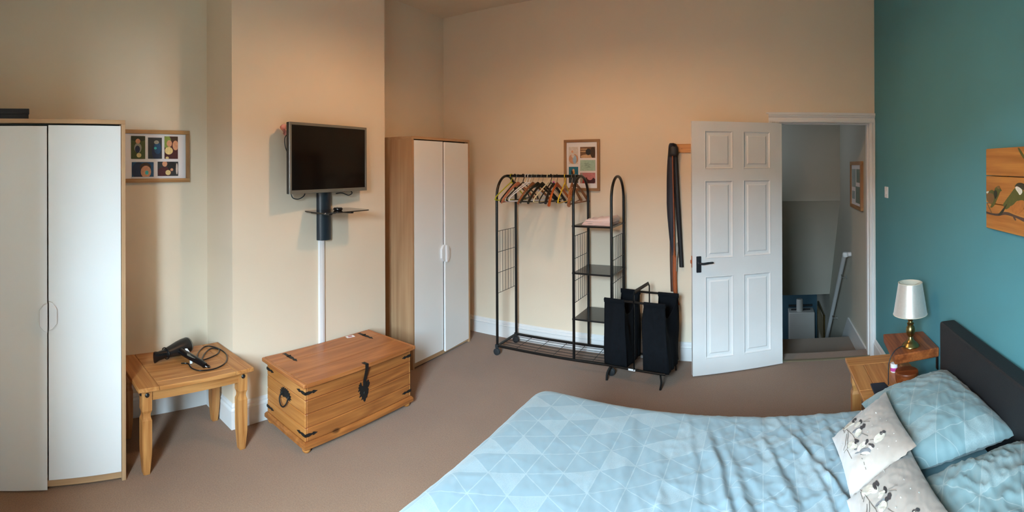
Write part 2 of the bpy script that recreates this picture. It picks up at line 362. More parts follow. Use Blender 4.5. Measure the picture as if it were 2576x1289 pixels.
MB().box(-30, -60, -3.3, 30, -.72, -3.2).build('ground_outside', plain('asphalt', S(62, 62, 58), 0.9, bscale=30), kind='structure')
ho_ = MB().box(-18, -20, -3.2, 16, -12, 2.6); ho_.prism([(-20.4, 2.6), (-11.6, 2.6), (-16, 4.4)], -18, 16, 'X')
ho_.build('house_outside', plain('brick_terrace', S(104, 76, 64), 0.9, bscale=12), kind='structure')
w1 = setting('window_1', (-.60, -.7, .72))
fr = MB(); y0, y1 = -.71, -.685
fr.box(wx0, y0, wz0, wx0 + .05, y1, wz1); fr.box(wx1 - .05, y0, wz0, wx1, y1, wz1); fr.box(wx0, y0, wz0, wx1, y1, wz0 + .05)
fr.box(wx0, y0, wz1 - .05, wx1, y1, wz1); fr.box(wx0, y0, 1.50, wx1, y1, 1.55)
fr.build('window_frame', M['gloss_white'], w1, bevel=.004)
MB().box(wx0 + .05, -.702, wz0 + .05, wx1 - .05, -.698, wz1 - .05).build('pane', M['glass'], w1)
MB().box(wx0 - .04, -.68, wz0 - .035, wx1 + .04, YF + .05, wz0).build('window_sill', M['gloss_white'], w1, bevel=.006)

# baseboards: profile (depth, z) swept along plan lines
BP = [(0, 0), (.019, 0), (.019, .108), (.022, .112), (.020, .121), (.013, .128), (.013, .140), (.007, .150), (0, .154)]
def baseboard(name, path, scale=1.0):
    """path: plan points; the room lies to the LEFT of the direction of travel"""
    P = [Vector((x, y)) for x, y in path]; n = len(P); rings = []
    for i in range(n):
        d0 = (P[i] - P[i - 1]).normalized() if i > 0 else (P[1] - P[0]).normalized()
        d1 = (P[i + 1] - P[i]).normalized() if i < n - 1 else d0
        n0 = Vector((-d0.y, d0.x)); n1 = Vector((-d1.y, d1.x)); b_ = (n0 + n1); b_ = b_ / max(.2, b_.dot(n0)) 
        rings.append([(P[i].x + b_.x * d, P[i].y + b_.y * d, z * scale) for d, z in BP])
    MB().loft(rings).build(name, M['gloss_white'], kind='structure')
baseboard('baseboard_left', [(XA, 2.78 + 1.26), (XA, 2.78), (XC, 2.78), (XC, 1.432), (XA, 1.432), (XA, YF)])
baseboard('baseboard_back', [(.05, YB), (XA, YB)])
baseboard('baseboard_right', [(XR, YF), (XR, YB)])
baseboard('baseboard_front', [(XA, YF), (XR, YF)])

# door frame (architrave + lining)
t1 = setting('trim_1', (.53, YB, 0))
def architrave(name, pts, mat):
    pr = [(0, 0), (0, .032), (.010, .034), (.013, .022), (.024, .026), (.027, .016), (.032, .012), (.050, .018), (.054, .024), (.066, .022), (.074, .014), (.074, 0)]
    return pr
lint = MB(); pr = architrave('', None, None)
lint.loft([[(x, YB - d, 2.068 - w) for w, d in pr] for x in (.058, .949)]); lint.box(.04, YB - .034, 2.068, .949, YB, 2.078)
lint.build('lintel_moulding', M['gloss_white'], t1)
for nm, xo, sg in (('jamb_moulding', .949, -1), ('jamb_moulding', .058, 1)):
    jm = MB(); jm.loft([[(xo + sg * w * (.5 if sg < 0 else 1), YB - d * .8, z) for w, d in pr] for z in (0, 2.0)]); jm.build(nm, M['gloss_white'], t1)
ln = MB(); ln.box(.905, YB - .005, 0, .93, YB + .16, 1.995); ln.box(.12, YB - .005, 0, .145, YB + .16, 1.995); ln.box(.12, YB - .005, 1.995, .93, YB + .16, 2.02)
ln.box(.893, YB + .045, 0, .905, YB + .075, 1.985); ln.box(.145, YB + .045, 1.983, .905, YB + .075, 1.995)
ln.build('door_lining', M['gloss_white'], t1, bevel=.002)
MB().prism([(YB - .005, 0), (YB + .045, 0), (YB + .035, .006), (YB + .005, .006)], .145, .905, 'X').build('threshold_strip', M['threshold'], t1)

# door leaf, authored along local +X from the hinge, swung open against the back wall
hx, hy, fx_, fy_ = .150, 4.030, -.548, 3.752
ang = math.atan2(fy_ - hy, fx_ - hx); DW, DT, DH = .751, .038, 1.978
d1 = bpy.data.objects.new('door_1', None); C.objects.link(d1); d1.location = (hx, hy, .008); d1.rotation_euler = (0, 0, ang); d1['kind'] = 'structure'; LOC[d1.name] = Vector((0, 0, 0))
# local +Y faces the room after the swing: (cos,sin)->(-.93,-.37); left normal = (.37,-.93) -> towards camera
xs = [0, .105, .338, .428, .646, DW]; zs = [0, .125, .765, .905, 1.515, 1.605, 1.905, DH]
xs = [0, .100, .335, .420, .650, DW]
lf = MB()
lf.box(xs[0], 0, 0, xs[1], DT, DH); lf.box(xs[4], 0, 0, xs[5], DT, DH); lf.box(xs[2], 0, 0, xs[3], DT, DH)
for a, b_ in ((0, 1), (2, 3), (4, 5), (6, 7)):
    lf.box(xs[1], 0, zs[a], xs[2], DT, zs[b_]); lf.box(xs[3], 0, zs[a], xs[4], DT, zs[b_])
lf.build('door_leaf', M['gloss_white'], d1)
for xa, xb in ((xs[1], xs[2]), (xs[3], xs[4])):
    for za, zb in ((zs[1], zs[2]), (zs[3], zs[4]), (zs[5], zs[6])):
        pm = MB(); rg = []
        for ins, d in ((0, DT), (.004, DT + .002), (.010, DT - .006), (.016, DT - .010), (.034, DT - .010), (.042, DT - .003), (.044, DT - .0025)):
            rg.append([(xa + ins, d, za + ins), (xb - ins, d, za + ins), (xb - ins, d, zb - ins), (xa + ins, d, zb - ins)])
        pm.loft([[(x, .008, z) for x, _, z in rg[0]]] + rg)
        pm.build('door_panel', M['gloss_white'], d1)
hd = MB(); hd.box(DW - .068, DT, .802, DW - .030, DT + .010, .928); ho = hd.build('handle_plate', M['door_black'], d1, bevel=.003)
hl = MB(); hl.tube([(DW - .049, DT + .008, .878), (DW - .049, DT + .045, .878)], .010, 12)
hl.tube(spline([(DW - .049, DT + .045, .878), (DW - .075, DT + .050, .876), (DW - .12, DT + .048, .880), (DW - .155, DT + .047, .881)], 5), [.009] * 10 + [.008] * 4 + [.007, .005], 12)
hl.build('handle_lever', M['door_black'], ho, smooth=True)
hn = MB(); hn.box(DW - .0005, .008, .84, DW + .002, .030, .93); hn.box(DW, .012, .872, DW + .010, .026, .898); hn.build('latch', M['tan_leather'], d1)
for z in (.25, 1.72):
    MB().tube([(-.006, DT - .034, z), (-.006, DT - .034, z + .09)], .006, 10).build('hinge', M['steel'], d1)

# ---- stairwell beyond the door
sf = setting('floor_stairs', (.5, 4.6, -.2))
MB().box(-1.0, 4.2, -2.7, .98, 4.215, -.001).build('riser', M['stair_carpet'], sf)
nose = MB(); nose.prism([(4.15, -.001), (4.225, -.001), (4.235, -.012), (4.225, -.03), (4.205, -.03), (4.15, -.02)], .145, .928, 'X').build('nosing', M['stair_carpet'], sf, smooth=True)
MB().box(-.9, 4.2, -.34, .93, 5.13, -.2).build('landing', M['stair_carpet'], sf)
for k in range(9):
    MB().box(-.1, 5.12 + .25 * k, -.62 - .22 * k, .93, 5.38 + .25 * k, -.42 - .22 * k).build('step', M['stair_carpet'], sf)
MB().box(-1.2, 4.1, -2.7, 1.0, 8.5, -2.6).build('lower_floor', M['stair_carpet'], sf)
MB().box(.93, 4.2, -2.7, 1.05, 8.5, ZC).build('wall_stair_right', M['hall_white'], kind='structure')
sw = MB(); sw.prism([(5.76, 1.215), (6.72, -.16), (6.9, -.16), (6.9, ZC), (5.76, ZC)], -.9, .93, 'X'); sw.build('wall_stair_back', M['hall_white'], kind='structure')
MB().box(-1.0, 4.2, -2.7, -.9, 8.5, ZC).build('wall_stair_left', M['hall_white'], kind='structure')
MB().box(-1.0, 8.3, -2.7, 1.05, 8.42, ZC).build('wall_downstairs', M['hall_blue'], kind='structure')
MB().box(-1.0, 4.2, ZC, 1.05, 8.42, ZC + .1).build('ceiling_stairs', M['hall_white'], kind='structure')
MB().box(-1.0, 6.9, -.10, 1.05, 8.42, -.02).build('ceiling_downstairs', M['hall_white'], kind='structure')
sk = MB(); sk.prism([(4.2, -.2), (5.13, -.2), (7.2, -2.02), (7.2, -1.78), (5.2, -.02), (4.2, -.02)], .915, .932, 'X'); sk.build('baseboard_stairs', M['gloss_white'], kind='structure')

hr = thing('handrail', 'grey handrail running down the stairwell wall beyond the open door', 'handrail', (.86, 5.1, .6))
rp = [(.862, 5.03, .70), (.862, 5.10, .655), (.862, 6.56, -.74)]
rl = MB(); rl.tube(rp, .024, 12); rl.tube([(.925, 5.03, .70), (.862, 5.03, .70)], .024, 12); rl.lathe([(.0, -.03), (.026, -.024), (.034, 0), (.026, .024), (.0, .03)], (.862, 5.02, .70), 14)
rl.build('rail', M['gloss_white'], hr, smooth=True)
for t in (.14, .62):
    y = 5.10 + 1.46 * t; z = .655 - 1.395 * t
    bk = MB(); bk.tube([(.930, y + .02, z - .07), (.880, y + .02, z - .07), (.862, y, z - .02)], .007, 8)
    bk.lathe([(.024, 0), (.024, .006)], (0, 0, 0), 14)
    for i in range(-28, 0): 
        v = bk.v[i]; bk.v[i] = Vector((.929 - v.z, y + .02 + v.x, z - .07 + v.y))
    bk.build('bracket', M['steel'], hr, smooth=True)
bo = thing('boiler', 'white wall boiler seen far down the stairs below the landing', 'boiler', (.65, 8.3, -1.5))
MB().box(.434, 8.0, -1.55, .862, 8.3, -.80).build('case', M['boiler'], bo, bevel=.012)
MB().lathe([(.055, 0), (.055, .17), (.05, .2), (.05, .2)], (.62, 8.12, -.80), 16).build('flue', M['boiler'], bo, smooth=True)
fi = MB(); fi.tube([(.44, 8.2, -.735), (.84, 8.2, -.735)], .018, 8); fi.tube([(.48, 8.16, -.79), (.80, 8.16, -.79)], .012, 8); fi.build('pipework', M['rubber'], bo)
MB().box(.50, 7.996, -1.54, .60, 8.001, -1.50).build('control_panel', M['black_plastic'], bo)

def frame_x(root, X, ya, yb, za, zb, w, d, face=1):
    """picture frame on a wall of constant X; face=+1 looks to +X"""
    a, b_ = X, X + face * d
    MB().box(a, ya, zb - w, b_, yb, zb).build('frame_rail', M['frame_y'], root, bevel=.0015)
    MB().box(a, ya, za, b_, yb, za + w).build('frame_rail', M['frame_y'], root, bevel=.0015)
    MB().box(a, ya, za + w, b_, ya + w, zb - w).build('frame_stile', M['frame_z'], root, bevel=.0015)
    MB().box(a, yb - w, za + w, b_, yb, zb - w).build('frame_stile', M['frame_z'], root, bevel=.0015)
    MB().box(a, ya + w, za + w, X + face * d * .55, yb - w, zb - w).build('mount_board', M['white'], root)
    return X + face * (d * .55 + .001)
hp = thing('picture_frame', 'slim oak-framed picture on the stair wall beyond the door', 'picture', (.92, 4.7, 1.2))
px = frame_x(hp, .93, 4.41, 4.96, 1.21, 1.675, .035, .028, -1)
q = MB()
for i, (ya, yb, za, zb) in enumerate(((4.47, 4.66, 1.47, 1.60), (4.70, 4.90, 1.42, 1.60), (4.47, 4.70, 1.27, 1.43), (4.74, 4.90, 1.30, 1.38))):
    q.cur = i % 2; q.box(px - .001, ya, za, px + .0005, yb, zb)
q.build('photo_print', [flatmat('greygreen', (110, 128, 118)), flatmat('paleblue', (150, 168, 170))], hp)
h2 = thing('picture_frame', 'dark gold framed picture low on the stair wall near the boiler', 'picture', (.92, 7.6, -1.1))
MB().box(.90, 7.2, -1.05, .93, 7.98, -.60).build('frame', M['brass'], h2, bevel=.01)
MB().box(.897, 7.27, -.99, .901, 7.91, -.66).build('print', flatmat('olive', (120, 104, 62)), h2)

# ================================================================== WARDROBES
def wardrobe(label, y0, y1, xf, xb, ajar, group='matching white-door wardrobes'):
    H_, T = 1.889, .022; ym = (y0 + y1) / 2
    t = thing('wardrobe', label, 'wardrobe', ((xf + xb) / 2, ym, 0), group=None)
    MB().box(xb, y0, 0, xf, y0 + T, H_ - T).build('side_panel', M['oak_z'], t, bevel=.001)
    MB().box(xb, y1 - T, 0, xf, y1, H_ - T).build('side_panel', M['oak_z'], t, bevel=.001)
    MB().box(xb, y0, H_ - T, xf, y1, H_).build('top_panel', M['oak_y'], t, bevel=.001)
    MB().box(xb, y0 + T, 0.002, xb + .006, y1 - T, H_ - T).build('back_panel', M['oak_z'], t)
    MB().box(xb + .006, y0 + T, .045, xf - .022, y1 - T, .062).build('bottom_shelf', M['oak_y'], t)
    MB().box(xf - .03, y0 + T, .012, xf - .006, y1 - T, .045).build('plinth', M['oak_y'], t, bevel=.001)
    MB().box(xb + .006, y0 + T, 1.845, xf - .04, y1 - T, 1.866).build('gap_shade', M['black_satin'], t)  # black slab behind the gap above the doors, standing in for its shade
    z0, z1 = .048, H_ - T - .010
    for k, (a, b_) in enumerate(((y0 + T + .003, ym - .004), (ym + .004, y1 - T - .003))):
        dz = 0; sw_ = 0
        if ajar > 0 and k == 0: sw_ = ajar; dz = -.006
        if ajar < 0 and k == 1: sw_ = ajar; dz = -.003
        xh, yh = xf - .0005, (a if k == 0 else b_)
        cs, sn = math.cos(sw_), math.sin(sw_)
        def R(x, y, z):
            dy = y - yh; dx = x - xh
            return (xh + dx * cs + dy * sn, yh + dy * cs - dx * sn, z + dz)
        lo = z0 - (.034 if (ajar > 0 and k == 0) else .012 if (ajar < 0 and k == 1) else 0)
        d_ = MB().hexa([R(xf - .018, a, lo), R(xf, a, lo), R(xf, b_, lo), R(xf - .018, b_, lo), R(xf - .018, a, z1), R(xf, a, z1), R(xf, b_, z1), R(xf - .018, b_, z1)])
        do = d_.build('door', M['melamine'], t, bevel=.001)
        e = b_ if k == 0 else a; s = -1 if k == 0 else 1
        poly = [(e, .815), (e + s * .018, .822), (e + s * .040, .848), (e + s * .040, .925), (e + s * .018, .955), (e, .962)]
        hm = MB().prism(poly, xf, xf + .02, 'X')
        hm.v = [Vector(R(v.x, v.y, v.z)) for v in hm.v]
        hm.build('handle', M['white_plastic'], do, bevel=.002)
    return t
wardrobe('nearest wardrobe at the left edge of the view with white doors and oak-effect edges', -.135, .680, -2.46, -2.965, .035)
wardrobe('second wardrobe in the corner alcove beyond the chimney breast, oak-effect side showing', 2.955, 3.770, -2.565, -3.045, -.045)
bx = thing('storage_box', 'dark navy flat box on top of the wardrobe nearest the camera', 'box', (-2.8, 0, 1.89))
MB().box(-2.95, -.25, 1.89, -2.68, .193, 1.94).build('box_base', M['dark_box'], bx, bevel=.002)
MB().box(-2.953, -.253, 1.935, -2.677, .196, 1.967).build('lid', M['dark_box'], bx, bevel=.002)

# ================================================================== PHOTO FRAMES
def shapes_x(root, X, face, base, items, y0, y1, z0, z1):
    mats = [base]; q = MB(); q.box(X, y0, z0, X + face * .001, y1, z1)
    for k, (mt, cy, cz, ry, rz) in enumerate(items):
        mats.append(mt); q.cur = k + 1
        yy = y0 + cy * (y1 - y0); zz = z0 + cz * (z1 - z0); ry_, rz_ = ry * (y1 - y0), rz * (z1 - z0)
        pl = []
        for j in range(14):
            a = 2 * PI * j / 14
            pl.append((min(y1, max(y0, yy + ry_ * math.cos(a))), min(z1, max(z0, zz + rz_ * math.sin(a)))))
        q.prism(pl, X + face * (.001 + .0002 * k), X + face * (.0014 + .0002 * k), 'X')
    return q.build('photo_print', mats, root)
skin = flatmat('skin', (206, 150, 118)); green = flatmat('green', (66, 78, 36)); dgreen = flatmat('dark_green', (34, 44, 24)); grey = flatmat('grey', (150, 150, 140))
navyp = flatmat('navy_print', (24, 40, 70)); bluep = flatmat('blue_print', (22, 70, 110)); slate = flatmat('slate', (44, 50, 56)); mar = flatmat('maroon', (70, 28, 34))
cream_p = flatmat('cream_print', (222, 200, 140)); redp = flatmat('red_print', (150, 40, 34)); black_p = flatmat('black_print', (26, 26, 30)); cyan_p = flatmat('cyan_print', (60, 190, 196))
hairp = flatmat('hair_print', (60, 40, 28)); pale = flatmat('pale_print', (206, 196, 190)); jeans = flatmat('jeans_print', (150, 180, 205)); brownp = flatmat('brown_print', (112, 78, 50)); mint = flatmat('mint_print', (160, 190, 176)); tealp = flatmat('teal_print', (20, 110, 140)); pinkp = flatmat('pink_print', (186, 120, 124))
lf_ = thing('picture_frame', 'landscape oak frame of five family photos above the side table', 'picture', (XA, 1.05, 1.54))
px = frame_x(lf_, XA, .80, 1.292, 1.541, 1.889, .026, .026, 1)
shapes_x(lf_, px, 1, green, [(dgreen, .5, .9, .6, .14), (grey, .48, .48, .26, .22), (navyp, .45, .42, .18, .16), (skin, .48, .77, .17, .11), (cream_p, .55, .16, .17, .1)], .882, .979, 1.697, 1.848)
shapes_x(lf_, px, 1, slate, [(navyp, .6, .35, .34, .4), (bluep, .68, .5, .26, .28), (grey, .6, .78, .18, .09), (cyan_p, .52, .5, .1, .06)], .999, 1.095, 1.698, 1.839)
shapes_x(lf_, px, 1, mar, [(flatmat('leaf_print', (130, 150, 70)), .2, .75, .3, .3), (hairp, .8, .88, .3, .14), (skin, .82, .6, .22, .22), (skin, .36, .68, .2, .15), (cream_p, .32, .36, .3, .17), (cream_p, .2, .04, .12, .06)], 1.113, 1.209, 1.698, 1.849)
shapes_x(lf_, px, 1, bluep, [(navyp, .3, .4, .3, .6), (hairp, .62, .66, .26, .3), (skin, .64, .34, .24, .42), (cyan_p, .68, .28, .08, .14)], .887, 1.037, 1.579, 1.676)
shapes_x(lf_, px, 1, slate, [(mar, .32, .25, .34, .4), (skin, .34, .85, .12, .2), (black_p, .68, .7, .22, .3), (cream_p, .5, .24, .13, .18), (skin, .68, .44, .07, .1), (pale, .93, .5, .05, .4)], 1.065, 1.211, 1.583, 1.679)

mf = thing('picture_frame', 'portrait frame of photos and mint card hanging above the clothes rack', 'picture', (-1.55, YB, 1.42))
w, d = .024, .022; xa, xb, za, zb = -1.722, -1.385, 1.421, 1.876
MB().box(xa, YB - d, zb - w, xb, YB, zb).build('frame_rail', M['frame_x'], mf, bevel=.0015)
MB().box(xa, YB - d, za, xb, YB, za + w).build('frame_rail', M['frame_x'], mf, bevel=.0015)
MB().box(xa, YB - d, za + w, xa + w, YB, zb - w).build('frame_stile', M['frame_z'], mf, bevel=.0015)
MB().box(xb - w, YB - d, za + w, xb, YB, zb - w).build('frame_stile', M['frame_z'], mf, bevel=.0015)
MB().box(xa + w, YB - .012, za + w, xb - w, YB, zb - w).build('mount_board', M['white'], mf)
def shapes_y(root, base, items, x0, x1, z0, z1):
    Y = YB - .012; mats = [base]; q = MB(); q.box(x0, Y - .001, z0, x1, Y, z1)
    for k, (mt, cx, cz, rx, rz) in enumerate(items):
        mats.append(mt); q.cur = k + 1; pl = []
        for j in range(14):
            a = 2 * PI * j / 14
            pl.append((min(x1, max(x0, x0 + (x1 - x0) * (cx + rx * math.cos(a)))), min(z1, max(z0, z0 + (z1 - z0) * (cz + rz * math.sin(a))))))
        q.prism(pl, Y - .001 - .0002 * k, Y - .0014 - .0002 * k, 'Y')
    return q.build('photo_print', mats, root)
shapes_y(mf, pale, [(flatmat('tan_print', (190, 140, 110)), .5, .3, .5, .3), (jeans, .62, .26, .2, .26), (pale, .45, .5, .16, .14), (skin, .38, .72, .11, .08)], -1.677, -1.586, 1.659, 1.812)
shapes_y(mf, brownp, [(flatmat('light_brown', (196, 158, 120)), .45, .12, .42, .2), (flatmat('light_brown', (196, 158, 120)), .25, .6, .25, .05), (flatmat('light_brown', (196, 158, 120)), .3, .8, .3, .05), (black_p, .55, .55, .18, .3), (hairp, .84, .5, .16, .5)], -1.568, -1.426, 1.712, 1.810)
card = shapes_y(mf, mint, [], -1.568, -1.426, 1.598, 1.694)
shapes_y(mf, tealp, [(slate, .5, .16, .6, .34), (black_p, .4, .62, .16, .2), (skin, .5, .78, .12, .09), (flatmat('fur_print', (200, 130, 60)), .55, .66, .1, .12)], -1.677, -1.587, 1.489, 1.634)
shapes_y(mf, pinkp, [(mar, .6, .25, .45, .35), (redp, .25, .2, .16, .3), (pinkp, .65, .6, .2, .3), (grey, .1, .5, .08, .5)], -1.569, -1.427, 1.487, 1.581)
scr = MB()
for k, (x0, x1, z) in enumerate(((-1.528, -1.490, 1.664), (-1.522, -1.474, 1.653), (-1.524, -1.486, 1.645), (-1.498, -1.478, 1.637), (-1.508, -1.470, 1.628))):
    n = 16; scr.tube([(x0 + (x1 - x0) * i / n, YB - .0135, z + .0022 * math.sin(i * 1.9 + k)) for i in range(n + 1)], .0008, 4)
scr.build('handwriting', black_p, card)

# ================================================================== TV, MOUNT, SHELF
tv = thing('television', 'black flat television with silver-grey bezel on the chimney breast', 'television', (-2.62, 2.14, 1.47))
R_ = lambda x, y, z: (x, y, z)
ty0, ty1, tz0, tz1 = 1.762, 2.494, 1.466, 1.931
TX = -2.585
def tvx(y): return TX + .03 * ((2.14 - y) / .36)   # left edge stands a little further out
def slab(q, ya, yb, za, zb, d0, d1):
    q.hexa([(tvx(ya) + d0, ya, za), (tvx(ya) + d1, ya, za), (tvx(yb) + d1, yb, za), (tvx(yb) + d0, yb, za),
            (tvx(ya) + d0, ya, zb), (tvx(ya) + d1, ya, zb), (tvx(yb) + d1, yb, zb), (tvx(yb) + d0, yb, zb)])
q = MB(); slab(q, ty0, ty1, tz0, tz1, -.030, 0); slab(q, ty0 + .12, ty1 - .12, tz0 + .05, tz1 - .08, -.052, -.030)
q.build('casing', M['black_satin'], tv, bevel=.003)
q = MB(); bw = .018
slab(q, ty0, ty1, tz1 - bw, tz1, 0, .008); slab(q, ty0, ty1, tz0, tz0 + .024, 0, .008); slab(q, ty0, ty0 + bw, tz0 + .024, tz1 - bw, 0, .008); slab(q, ty1 - bw, ty1, tz0 + .024, tz1 - bw, 0, .008)
q.build('bezel', M['silver'], tv, bevel=.0015)
q = MB(); slab(q, ty0 + bw, ty1 - bw, tz0 + .024, tz1 - bw, 0, .003); q.build('screen', M['screen'], tv)
cb = MB(); cb.tube(spline([(-2.66, 1.85, 1.47), (-2.65, 1.858, 1.435), (-2.65, 1.905, 1.425), (-2.65, 1.95, 1.445), (-2.66, 1.97, 1.475)], 6), .0035, 6); cb.build('cable', M['rubber'], tv, smooth=True)
cb = MB(); cb.tube(spline([(-2.66, 2.24, 1.45), (-2.65, 2.29, 1.452), (-2.64, 2.34, 1.435), (-2.64, 2.375, 1.447), (-2.65, 2.37, 1.465), (-2.66, 2.33, 1.475)], 6), .0035, 6); cb.build('cable', M['rubber'], tv, smooth=True)
cb = MB(); cb.tube(spline([(-2.62, 1.80, 1.86), (-2.63, 1.783, 1.83), (-2.63, 1.785, 1.78), (-2.63, 1.80, 1.74)], 6), .003, 6); cb.build('cable', M['rubber'], tv, smooth=True)
pk = MB()
pk.grid(lambda u, v: (-2.655 + .012 * math.sin(u * 9 + v * 4), 1.775 + .05 * u + .01 * math.sin(v * 7), 1.858 + .055 * v + .012 * math.sin(u * 6)), 8, 8)
pk.grid(lambda u, v: (-2.662 + .012 * math.sin(u * 9 + v * 4), 1.775 + .05 * u + .01 * math.sin(v * 7), 1.858 + .055 * v + .012 * math.sin(u * 6)), 8, 8)
tag(pk.build('ribbon', M['pinkcloth'], smooth='all'), 'crumpled pink cloth tucked behind the upper left corner of the television', 'cloth')

mt_ = thing('television_bracket', 'dark slate column bracket fixed to the chimney breast under the television', 'bracket', (-2.70, 2.155, 1.125))
q = MB(); sec = [(-2.70 + .045 * math.sin(a), 2.155 - .060 * math.cos(a)) for a in [PI * i / 12 for i in range(13)]]
q.prism(sec, 1.125, 1.60, 'Z'); q.build('column', M['column'], mt_, smooth=True)
for y in (2.06, 2.25):
    q = MB(); q.box(-2.70, y - .016, 1.318, -2.50, y + .016, 1.332); q.build('shelf_arm', M['black_satin'], mt_, bevel=.003)
q = MB(); q.box(-2.70, 2.10, 1.31, -2.62, 2.21, 1.333); q.build('clamp', M['black_satin'], mt_, bevel=.003)
q = MB(); q.box(-2.70, 2.08, 1.66, -2.64, 2.20, 1.74); q.build('television_plate', M['black_satin'], mt_)
def rrect(x0, y0, x1, y1, r, n=5):
    return arc(x1 - r, y1 - r, r, 0, PI / 2, n) + arc(x0 + r, y1 - r, r, PI / 2, PI, n) + arc(x0 + r, y0 + r, r, PI, 1.5 * PI, n) + arc(x1 - r, y0 + r, r, 1.5 * PI, 2 * PI, n)
q = MB().prism(rrect(-2.695, 1.975, -2.455, 2.385, .03), 1.333, 1.340, 'Z')
q.build('glass_shelf', M['smoked'], mt_)
st = thing('media_player', 'small black media box lying on the dark glass shelf', 'media player', (-2.56, 2.18, 1.34))
MB().lathe([(.0, 0), (.026, .0), (.032, .006), (.032, .014), (.027, .020), (.0, .020)], (-2.55, 2.165, 1.3405), 20).build('casing', M['black_plastic'], st, smooth=True)
MB().tube(spline([(-2.575, 2.185, 1.352), (-2.60, 2.20, 1.355), (-2.615, 2.205, 1.346)], 5), .005, 8).build('plug', M['black_plastic'], st, smooth=True)
tr = MB(); tr.prism([(-2.70, 2.108), (-2.683, 2.112), (-2.680, 2.132), (-2.683, 2.152), (-2.70, 2.156)], .154, 1.126, 'Z')
tag(tr.build('cable_cover', M['white_plastic']), 'narrow white cable trunking running down the chimney breast behind the chest', 'trunking')

# ================================================================== SIDE TABLES
def pine_table(label, cx, cy, wy, dx, hz):
    t = thing('side_table', label, 'table', (cx, cy, 0), 0)
    x0, x1, y0, y1 = cx - dx / 2, cx + dx / 2, cy - wy / 2, cy + wy / 2; T = .022; g = .0015; e = .115
    def plank(nm, a, b_, c, d_, m_):
        MB().box(a, b_, hz - T, c, d_, hz).build(nm, m_, t, bevel=.0022)
    plank('end_board', x0, y0, x1, y0 + e, M['pine_table_x']); plank('end_board', x0, y1 - e, x1, y1, M['pine_table_x'])
    nb = 3; bxs = [x0, x0 + .085, x1 - .062, x1]
    for i in range(nb): plank('top_board', bxs[i] + g * (i > 0), y0 + e + g, bxs[i + 1], y1 - e - g, M['pine_table_y'])
    ins = .028; L_ = .054
    for sx in (0, 1):
        for sy in (0, 1):
            lx = x0 + ins if sx == 0 else x1 - ins - L_; ly = y0 + ins if sy == 0 else y1 - ins - L_
            c_x, c_y = lx + L_ / 2, ly + L_ / 2
            def ring(r, z, dx_=0, dy_=0): return [(c_x - r, c_y - r, z), (c_x + r, c_y - r, z), (c_x + r, c_y + r, z), (c_x - r, c_y + r, z)]
            R0 = L_ / 2; zt = hz - T
            prof = [(R0 * .62, 0), (R0 * .66, .004), (R0 * .96, .11), (R0, .15), (R0, zt - .165), (R0 * .80, zt - .148), (R0 * .76, zt - .138), (R0 * .80, zt - .128), (R0, zt - .112), (R0, zt)]
            lg = MB().loft([ring(r, z) for r, z in prof]).build('leg', M['pine_table_z'], t)
            for ax, sgn in (('x', 1 if sx else -1), ('y', 1 if sy else -1)):
                s_ = MB(); s_.lathe([(.0125, 0), (.0125, .002), (.009, .006), (.003, .0075)], (0, 0, 0), 16)
                if ax == 'x': s_.v = [Vector((c_x + sgn * (R0 + v.z), c_y + v.x, zt - .028 + v.y)) for v in s_.v]
                else: s_.v = [Vector((c_x + v.x, c_y + sgn * (R0 + v.z), zt - .028 + v.y)) for v in s_.v]
                s_.build('stud', M['stud'], lg, smooth=True)
    a = ins + L_
    for xx in (x0 + ins + .010, x1 - ins - .030): MB().box(xx, y0 + a, hz - T - .062, xx + .02, y1 - a, hz - T).build('apron', M['pine_table_y'], t)
    for yy in (y0 + ins + .010, y1 - ins - .030): MB().box(x0 + a, yy, hz - T - .062, x1 - a, yy + .02, hz - T).build('apron', M['pine_table_x'], t)
    return t
pine_table('waxed pine side table beside the nearest wardrobe holding the hair dryer', -2.6645, 1.084, .687, .469, .4786)
pine_table('low pine bedside table mostly hidden behind the bed pillow', .665, 2.60, .55, .35, .48)

# hair dryer
hdz = .4786
hd_ = thing('hair_dryer', 'black hair dryer lying on the pine side table with its cord looped', 'hair dryer', (-2.75, 1.08, hdz))
ax0, ax1 = Vector((-2.722, .925, hdz + .036)), Vector((-2.815, 1.185, hdz + .050))
dv = (ax1 - ax0).normalized(); sd = dv.cross(Vector((0, 0, 1))).normalized(); upv = sd.cross(dv)
def dry(prof, name, mat_, parent, seg=20):
    rings = []
    for t_, ru, rs in prof:
        c = ax0 + dv * t_
        rings.append([c + sd * (rs * math.cos(2 * PI * j / seg)) + upv * (ru * math.sin(2 * PI * j / seg)) for j in range(seg)])
    return MB().loft(rings).build(name, mat_, parent, smooth=True)
dry([(.075, .024, .026), (.10, .029, .031), (.14, .035, .036), (.19, .043, .044), (.235, .047, .048), (.262, .045, .046), (.27, .040, .041)], 'barrel', M['black_satin'], hd_)
dry([(0, .034, .011), (.006, .035, .012), (.03, .028, .017), (.07, .026, .025), (.082, .026, .027)], 'nozzle', M['black_plastic'], hd_)
dry([(.262, .0465, .0475), (.272, .044, .045), (.276, .030, .031)], 'rear_grille', M['silver'], hd_)
ri = MB(); c = ax0 + dv * .088; ri.tube([c + sd * (.034 * math.cos(a)) + upv * (.033 * math.sin(a)) for a in [2 * PI * i / 20 for i in range(20)]], .0035, 6, closed=True); ri.build('collar_ring', M['black_plastic'], hd_, smooth=True)
hb = ax0 + dv * .185
hpth = spline([hb, hb + Vector((.055, .01, -.004)), Vector((-2.640, 1.135, hdz + .034)), Vector((-2.575, 1.165, hdz + .022)), Vector((-2.545, 1.172, hdz + .016))], 6)
